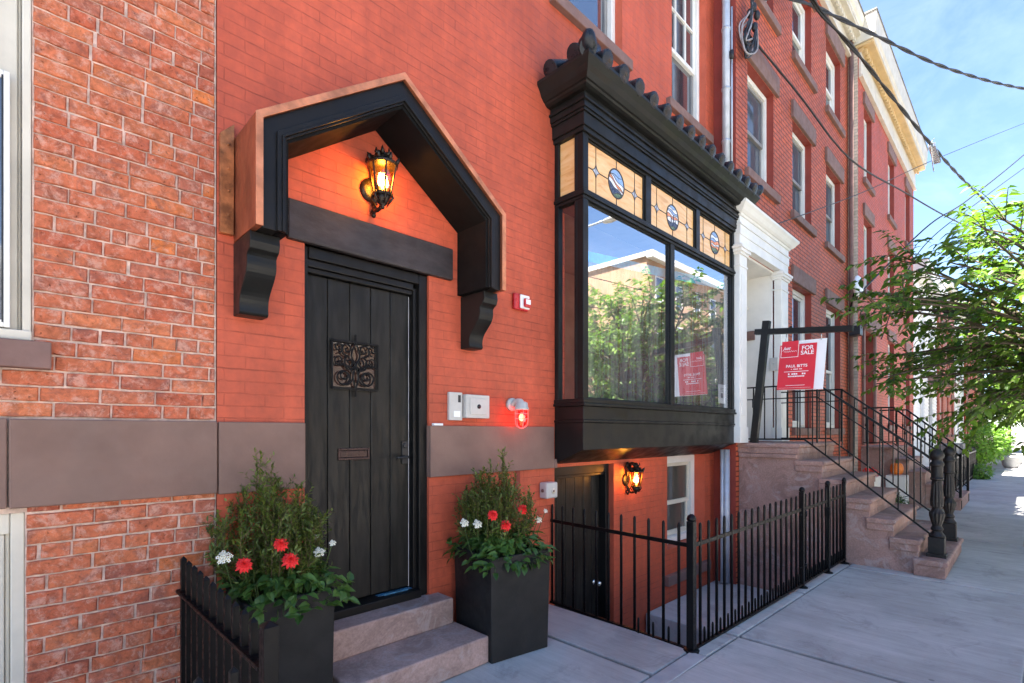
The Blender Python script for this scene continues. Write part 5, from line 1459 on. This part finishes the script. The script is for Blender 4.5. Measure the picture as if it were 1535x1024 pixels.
# ------------------------------------------------------------------ trees and bushes
def make_tree(name, label, loc, group, seed, center, radii, trunk_h, nlimb, leaf_len, mat='leaf', minz=1.8, tw=9):
    r = random.Random(seed)
    t = thing(name, label, 'tree', loc, group)
    tr, lf = MB(), MB()
    top = Vector((.1, .05, trunk_h))
    tr.tube(smooth_path([(0, 0, -.1), (.03, .0, trunk_h*.5), top], 5), [.13-.045*i/10 for i in range(11)], 10)
    C = Vector(center)
    for i in range(nlimb):
        while True:
            q = Vector((r.uniform(-1, 1), r.uniform(-1, 1), r.uniform(-1, 1)))
            if .25 < q.length < 1: break
        q = q.normalized()*(q.length**.5)
        e = C+Vector((q.x*radii[0], q.y*radii[1], q.z*radii[2]))
        if e.z < minz: e.z = minz+r.uniform(0, .3)
        s0 = Vector((0, 0, 1))*trunk_h*r.uniform(.75, 1)+top*0
        mid = s0.lerp(e, .45)+Vector((r.uniform(-.2, .2), r.uniform(-.2, .2), .35+.25*max(0, q.z)))
        pts = smooth_path([s0, mid, e+Vector((0, 0, -.12))], 9)
        n = len(pts)
        tr.tube(pts, [.035*(1-j/n)+.006 for j in range(n)], 5, cap=False)
        for b in range(tw):
            j = r.randint(int(n*.38), n-2) if b else n-3
            d = (pts[j+1]-pts[j]).normalized()
            o = Vector((r.uniform(-1, 1), r.uniform(-1, 1), r.uniform(-.35, .3)))
            d2 = (d*.7+o*.9).normalized()
            L = r.uniform(.45, .95)
            tp = smooth_path([pts[j], pts[j]+d2*L*.5+Vector((0, 0, .04)), pts[j]+d2*L+Vector((0, 0, -.06))], 4)
            tr.tube(tp, [.007, .006, .006, .005, .005, .004, .004, .003, .003], 4, cap=False)
            cnt = int(L/.05)
            for c in range(cnt):
                f = .15+.85*c/cnt; k2 = min(len(tp)-2, int(f*(len(tp)-1)))
                p = tp[k2].lerp(tp[k2+1], f*(len(tp)-1)-k2)
                dd = (tp[k2+1]-tp[k2]).normalized()
                side = dd.cross(Vector((0, 0, 1)))
                if side.length < .05: continue
                side.normalize(); side *= (1 if c % 2 else -1)
                ld = (dd*.55+side*.8+Vector((r.uniform(-.3, .3), r.uniform(-.3, .3), r.uniform(-.6, .15)))).normalized()
                nr = (Vector((0, 0, 1))+Vector((r.uniform(-.6, .6), r.uniform(-.6, .6), 0))).normalized()
                LL = leaf_len*r.uniform(.7, 1.15)
                lf.leaf(p, ld, nr, LL, LL*.52, curl=.2)
    tr.build('trunk', 'bark', t, loc=(0, 0, 0)); lf.build('crown', mat, t, loc=(0, 0, 0))
    return t
street = make_tree('street_tree', 'leafy street tree with branches over the sidewalk in front of the stoop', (10.3, -3.95, -.1), 'street trees', 21,
                   (.15, 1.0, 3.3), (2.95, 1.95, 1.6), 2.3, 105, .135, minz=1.95)
far = make_tree('street_tree', 'tall green tree across the street in front of the tan building', (22.5, -13.3, -.1), 'street trees', 5,
                (0, 0, 5.6), (3.4, 3.4, 3.4), 3.0, 110, .24, minz=2.4)
for (x, y, s, z, lab) in ((31, -13.4, .95, 1.3, 'green tree across the street beyond the tan building'), (14, -13.2, .62, 2.2, 'small green tree across the street facing the stoop'), (39, -3.95, .8, .4, 'dark green street tree at the far end of the sidewalk'), (52, -2.0, 1.0, 4, 'last green tree closing the view down the sidewalk')):
    c = copy_tree(far); c.location = (x, y, -.1); c.scale = (s, s, s); c.rotation_euler = (0, 0, z); c['label'] = lab
def bush(name, label, loc, r3, seed, n, ll, mat, group=None, cat='bush'):
    r = random.Random(seed); t = thing(name, label, cat, loc, group); lf, st = MB(), MB()
    for i in range(9):
        a = r.uniform(0, 6.28); st.tube([(0, 0, 0), (r3[0]*.3*math.cos(a), r3[1]*.3*math.sin(a), r3[2]), (r3[0]*.6*math.cos(a), r3[1]*.6*math.sin(a), r3[2]*1.5)], [.02, .012, .006], 5)
    for i in range(n):
        q = Vector((r.gauss(0, 1), r.gauss(0, 1), r.gauss(0, 1))).normalized()
        q *= r.uniform(.55, 1.0)*(1+.18*math.sin(5*q.x+seed)*math.cos(4*q.y+q.z*5))
        p = Vector((q.x*r3[0], q.y*r3[1], r3[2]+q.z*r3[2]))
        if p.z < .02: continue
        d = (q.normalized()+Vector((r.uniform(-.8, .8), r.uniform(-.8, .8), r.uniform(-.5, .5)))).normalized()
        lf.leaf(p, d, (q.normalized()+Vector((0, 0, .8))).normalized(), ll*r.uniform(.7, 1.2), ll*.55, curl=.2)
    st.build('stems', 'twig', t, loc=(0, 0, 0)); lf.build('foliage', mat, t, loc=(0, 0, 0)); return t
bush('bush', 'bright green bush by the railing far along the sidewalk', (27.8, -1.75, .3), (1.5, .7, .75), 3, 1500, .16, 'bush_leaf', 'bushes along the sidewalk')
bush('bush', 'farther bright green bush at the edge of the sunny sidewalk', (32.5, -1.9, .3), (1.3, .7, .85), 4, 1200, .16, 'bush_leaf', 'bushes along the sidewalk')
bush('bush', 'small light green bush at the foot of the far iron railing', (22.6, -1.95, 0), (.55, .3, .22), 6, 500, .1, 'bush_leaf', 'bushes along the sidewalk')
bush('hedge', 'low dark green hedge behind the stoop railing under the white trough', (11.1, -1.25, 0), (1.3, .25, .2), 9, 1500, .06, 'far_leaf', None, 'hedge')
k = MB(); k.prism([(10.0, .36), (12.3, .36), (12.34, .66), (9.96, .66)], 'y', -.98, -.72)
tag(k.build('flower_trough', 'white', bevel=.012), 'long white flower trough between the two stoops', 'planter')
bush('red_flower_plant', 'red flowering plant in the white trough between the stoops', (12.0, -.85, .62), (.3, .12, .1), 12, 160, .06, 'petal_red', None, 'plant')
bush('leafy_plant', 'green leafy plant in the white trough between the stoops', (10.8, -.85, .6), (.75, .12, .09), 13, 420, .07, 'broad_leaf', None, 'plant')
k = MB()
for i in range(10):
    a = 2*PI*i/10; k.sphere((12.9+.055*math.cos(a), -1.15+.055*math.sin(a), .78), .075, 10, 0, sc=(.8, .8, 1.6))
k.tube([(12.9, -1.15, .88), (12.91, -1.15, .97)], [.022, .015], 8, 1)
tag(k.build('pumpkin', ['orange', 'stem']), 'orange pumpkin beyond the iron stair railings', 'pumpkin')
k = MB(); k.box(12.72, 13.1, -1.32, -.99, 0, .65); tag(k.build('pedestal', 'white', bevel=.01), 'white pedestal carrying the orange pumpkin', 'pedestal')
# far yard railing, troughs, pots
t = thing('yard_railing', 'grey iron yard railing along the sidewalk beyond the second stoop', 'railing', (20, -1.75, 0))
k = MB(); k.box(-3.6, 3.6, -.02, .02, .86, .9); k.build('rail', 'iron_old', t, loc=(0, 0, 0)); k = MB(); k.box(-3.6, 3.6, -.02, .02, .1, .14); k.build('bottom_rail', 'iron_old', t, loc=(0, 0, 0))
pk = picket_mesh(.02, .96, .014).build('picket', 'iron_old', t, loc=(0, 0, 0)); repeat_part(pk, [(-3.55+.13*i, 0, 0) for i in range(55)], t)
t2 = copy_tree(t); t2.location = (27, -1.55, 0); t2['label'] = 'farther stretch of iron yard railing behind the bright green bushes'
t['group'] = t2['group'] = 'yard railings'
for x, y, z, s, lab in ((19.6, -1.35, .0, 1.1, 'large grey stone trough on a base behind the yard railing'), (22.4, -1.3, 0, .9, 'smaller grey stone trough behind the far end of the yard railing')):
    t = thing('stone_trough', lab, 'planter', (x, y, z), 'stone troughs')
    k = MB(); k.box(-.35, .35, -.18, .18, 0, .85); k.build('base', 'grey_stone', t, .02, loc=(0, 0, 0))
    k = MB(); k.prism([(-.42*s, .851), (.42*s, .851), (.5*s, 1.15), (-.5*s, 1.15)], 'y', -.24, .24); k.build('bowl', 'grey_stone', t, .02, loc=(0, 0, 0))
for x, y, lab in ((30.2, -2.5, 'pale stone pot on the sunny sidewalk by the bushes'), (34.0, -2.6, 'second pale stone pot farther down the sunny sidewalk')):
    k = MB(); k.lathe([(.2, 0), (.27, .1), (.33, .4), (.38, .45), (.38, .5), (.3, .5), (.28, .44)], (0, 0, 0), 16)
    tag(k.build('stone_pot', 'kerb', loc=(x, y, 0)), lab, 'pot', 'pots on the far sidewalk')

# ------------------------------------------------------------------ overhead cables
def cable(label, pts, r=.012, twist=False, group='overhead cables', mat='rubber'):
    p = smooth_path(pts, 14)
    k = MB()
    if twist:
        # strands wound round one another
        L = 0; A, B = [], []
        q = []
        for i in range(len(p)-1):
            m = max(1, int((p[i+1]-p[i]).length/.06))
            for j in range(m): q.append(p[i].lerp(p[i+1], j/m))
        for s_ in range(2):
            path = []
            for i in range(0, len(q)):
                d = (q[min(i+1, len(q)-1)]-q[max(i-1, 0)]).normalized(); a = d.cross(Vector((0, 0, 1))).normalized(); b = a.cross(d)
                ph = i*.24+PI*s_
                path.append(q[i]+(a*math.cos(ph)+b*math.sin(ph))*r*.95)
            k.tube(path, r, 6)
    else: k.tube(p, r, 6)
    return tag(k.build('cable', mat), label, 'cable', group)
cable('thick twisted black cable crossing the sky highest at the upper right', [(7.6, -.35, 7.7), (8.8, -.49, 8.31), (11.38, -.93, 8.99), (15.06, -1.75, 9.73), (19.83, -2.94, 10.95), (26, -4.6, 12.8)], .018, True)
cable('twisted black cable with a small clamp sloping down across the sky', [(7.8, -.75, 8.25), (8.6, -.8, 7.93), (10.1, -1.07, 7.78), (14.15, -1.55, 7.75), (18.85, -1.98, 8.16), (25.5, -2.91, 8.48), (31, -3.8, 8.9)], .017, True)
cable('black service cable running from the cable bundle down across the brick facade', [(7.21, -.36, 6.96), (8.76, -.5, 6.84), (11.11, -.72, 6.59), (14.31, -1.05, 6.94), (18.46, -1.59, 7.34), (23.53, -2.38, 7.92), (28, -3.2, 8.6)], .016)
cable('thin black wire rising from the bay window corner across the brick facade', [(6.86, -.34, 4.10), (11.88, -.73, 6.21), (16.78, -1.34, 8.46), (25.5, -2.91, 12.41), (32, -4.2, 15.3)], .009)
cable('black wire rising from the satellite dish into the upper right sky', [(12.5, -.5, 4.3), (16.66, -1.22, 6.76), (20.06, -1.77, 8.34), (26.91, -2.91, 11.85), (34, -4.2, 15.8)], .018)
cable('thin black wire beside the dish wire at the right edge of the sky', [(15.2, -.5, 3.8), (17.68, -.95, 6.46), (23.05, -1.91, 9.25), (28.33, -2.9, 11.87), (35, -4.2, 15.2)], .014)
k = MB(); k.box(15.25, 14.25, -1.62, -1.5, 7.72, 7.8); k.tube([(14.1, -1.56, 7.74), (14.3, -1.6, 7.9)], .012, 6); k.tube([(14.15, -1.55, 7.72), (15.2, -1.5, 7.55)], .012, 6)
tag(k.build('cable_clamp', 'steel'), 'small metal clamp on the twisted cable against the sky', 'clamp')
k = MB(); rr = random.Random(2)
for i in range(11):
    a = Vector((6.84+.03*i, -.36, 8.2)); e = Vector((7.12+.05*rr.random(), -.42, 7.1+.2*rr.random()))
    k.tube(smooth_path([a, a+Vector((.05, -.08, -.5)), e, Vector((6.88+.3*rr.random(), -.34-.08*rr.random(), 6.75+.2*rr.random())), Vector((6.95+.15*rr.random(), -.36-.05*rr.random(), 6.5+.3*rr.random())), Vector((7.15+.2*rr.random(), -.42, 6.7+.3*rr.random())), Vector((7.25, -.44, 7.1))], 6), .011, 6, 1 if i % 3 == 0 else 0)
for c in ((7.2, -.42, 7.3), (7.27, -.44, 7.22), (7.12, -.4, 7.18), (7.24, -.42, 7.05)): k.sphere(c, .05, 10, 0, sc=(1, .8, 1.3))
k.tube([(6.84, -.27, 6.5), (6.84, -.27, 6.6)], .03, 8)
tag(k.build('cable_bundle', ['rubber', 'grey_cable']), 'tangled bundle of black and grey cables at the top of the downspout', 'cables')
# street lamp across the road (mirrored in the bay window)
t = thing('street_lamp', 'street lamp with a long arm across the road', 'street lamp', (17, -12.8, 0))
k = MB(); k.tube([(17, -12.8, 0), (17, -12.8, 5), (17, -12.8, 9.6)], [.11, .09, .07], 10); k.tube(smooth_path([(17, -12.8, 9.3), (17, -11.5, 9.9), (17, -9.6, 10.0)], 5), .045, 8); k.build('pole', 'galv', t)
k = MB(); k.sphere((17, -9.2, 9.95), .42, 12, sc=(.45, 1, .25)); k.build('lamp_head', 'silver', t)
t = cable('cable strung along the far side of the road between poles', [(-10, -12, 9.2), (10, -12, 8.4), (30, -12, 9.2), (60, -12, 8.6)], .02, group='cables across the road')
t = cable('lower cable strung along the far side of the road', [(-10, -12.3, 7.8), (10, -12.3, 7.1), (30, -12.3, 7.9), (60, -12.3, 7.3)], .025, group='cables across the road')

# ------------------------------------------------------------------ light, sky, camera
EL, AZ = rad(65), math.atan2(-.883, .469)         # sun behind the row, from the left
sd = Vector((math.sin(AZ)*math.cos(EL), math.cos(AZ)*math.cos(EL), math.sin(EL)))
W = bpy.data.worlds.new('World'); S.world = W; W.use_nodes = True
nt = W.node_tree; bg = nt.nodes['Background']
sky = nt.nodes.new('ShaderNodeTexSky'); sky.sky_type = 'NISHITA'; sky.sun_disc = False
sky.sun_elevation = EL; sky.sun_rotation = AZ; sky.air_density = 1.0; sky.dust_density = .1; sky.ozone_density = 2.0; sky.altitude = 2200
N = NT(nt); tc = nt.nodes.new('ShaderNodeTexCoord'); mp = nt.nodes.new('ShaderNodeMapping'); mp.inputs['Scale'].default_value = (1.2, 5, 9); mp.inputs['Rotation'].default_value = (.3, .5, .6)
nt.links.new(tc.outputs['Generated'], mp.inputs[0])
wisp = N.ramp(N.noise(mp.outputs[0], 1.1, 7, .62, .6), [(.5, 0.), (.85, .13)])
nt.links.new(N.mix(wisp, sky.outputs[0], (5.5, 6.2, 7.0)), bg.inputs[0]); bg.inputs[1].default_value = .06
sun = bpy.data.lights.new('sun', 'SUN'); sun.energy = 5.0; sun.angle = rad(.5); sun.color = (1, .94, .86)
so = bpy.data.objects.new('sun', sun); COL.objects.link(so); so.rotation_euler = (-sd).to_track_quat('-Z', 'Y').to_euler()
so.location = (0, 0, 30)
cam = bpy.data.cameras.new('camera'); co = bpy.data.objects.new('camera', cam); COL.objects.link(co)
co.location = (0, -3.05, 1.54); co.rotation_euler = (rad(90), 0, rad(-44.6))
cam.sensor_width = 36; cam.lens = 765/1535*36; cam.shift_y = (647-512)/1535; cam.clip_start = .02; cam.clip_end = 2000
S.camera = co
S.view_settings.view_transform = 'Standard'; S.view_settings.look = 'None'; S.view_settings.gamma = 1; S.view_settings.use_curve_mapping = False
S.view_settings.exposure = 3.05
S.render.resolution_x = 1024; S.render.resolution_y = 683
S.cycles.max_bounces = 8; S.cycles.transparent_max_bounces = 16
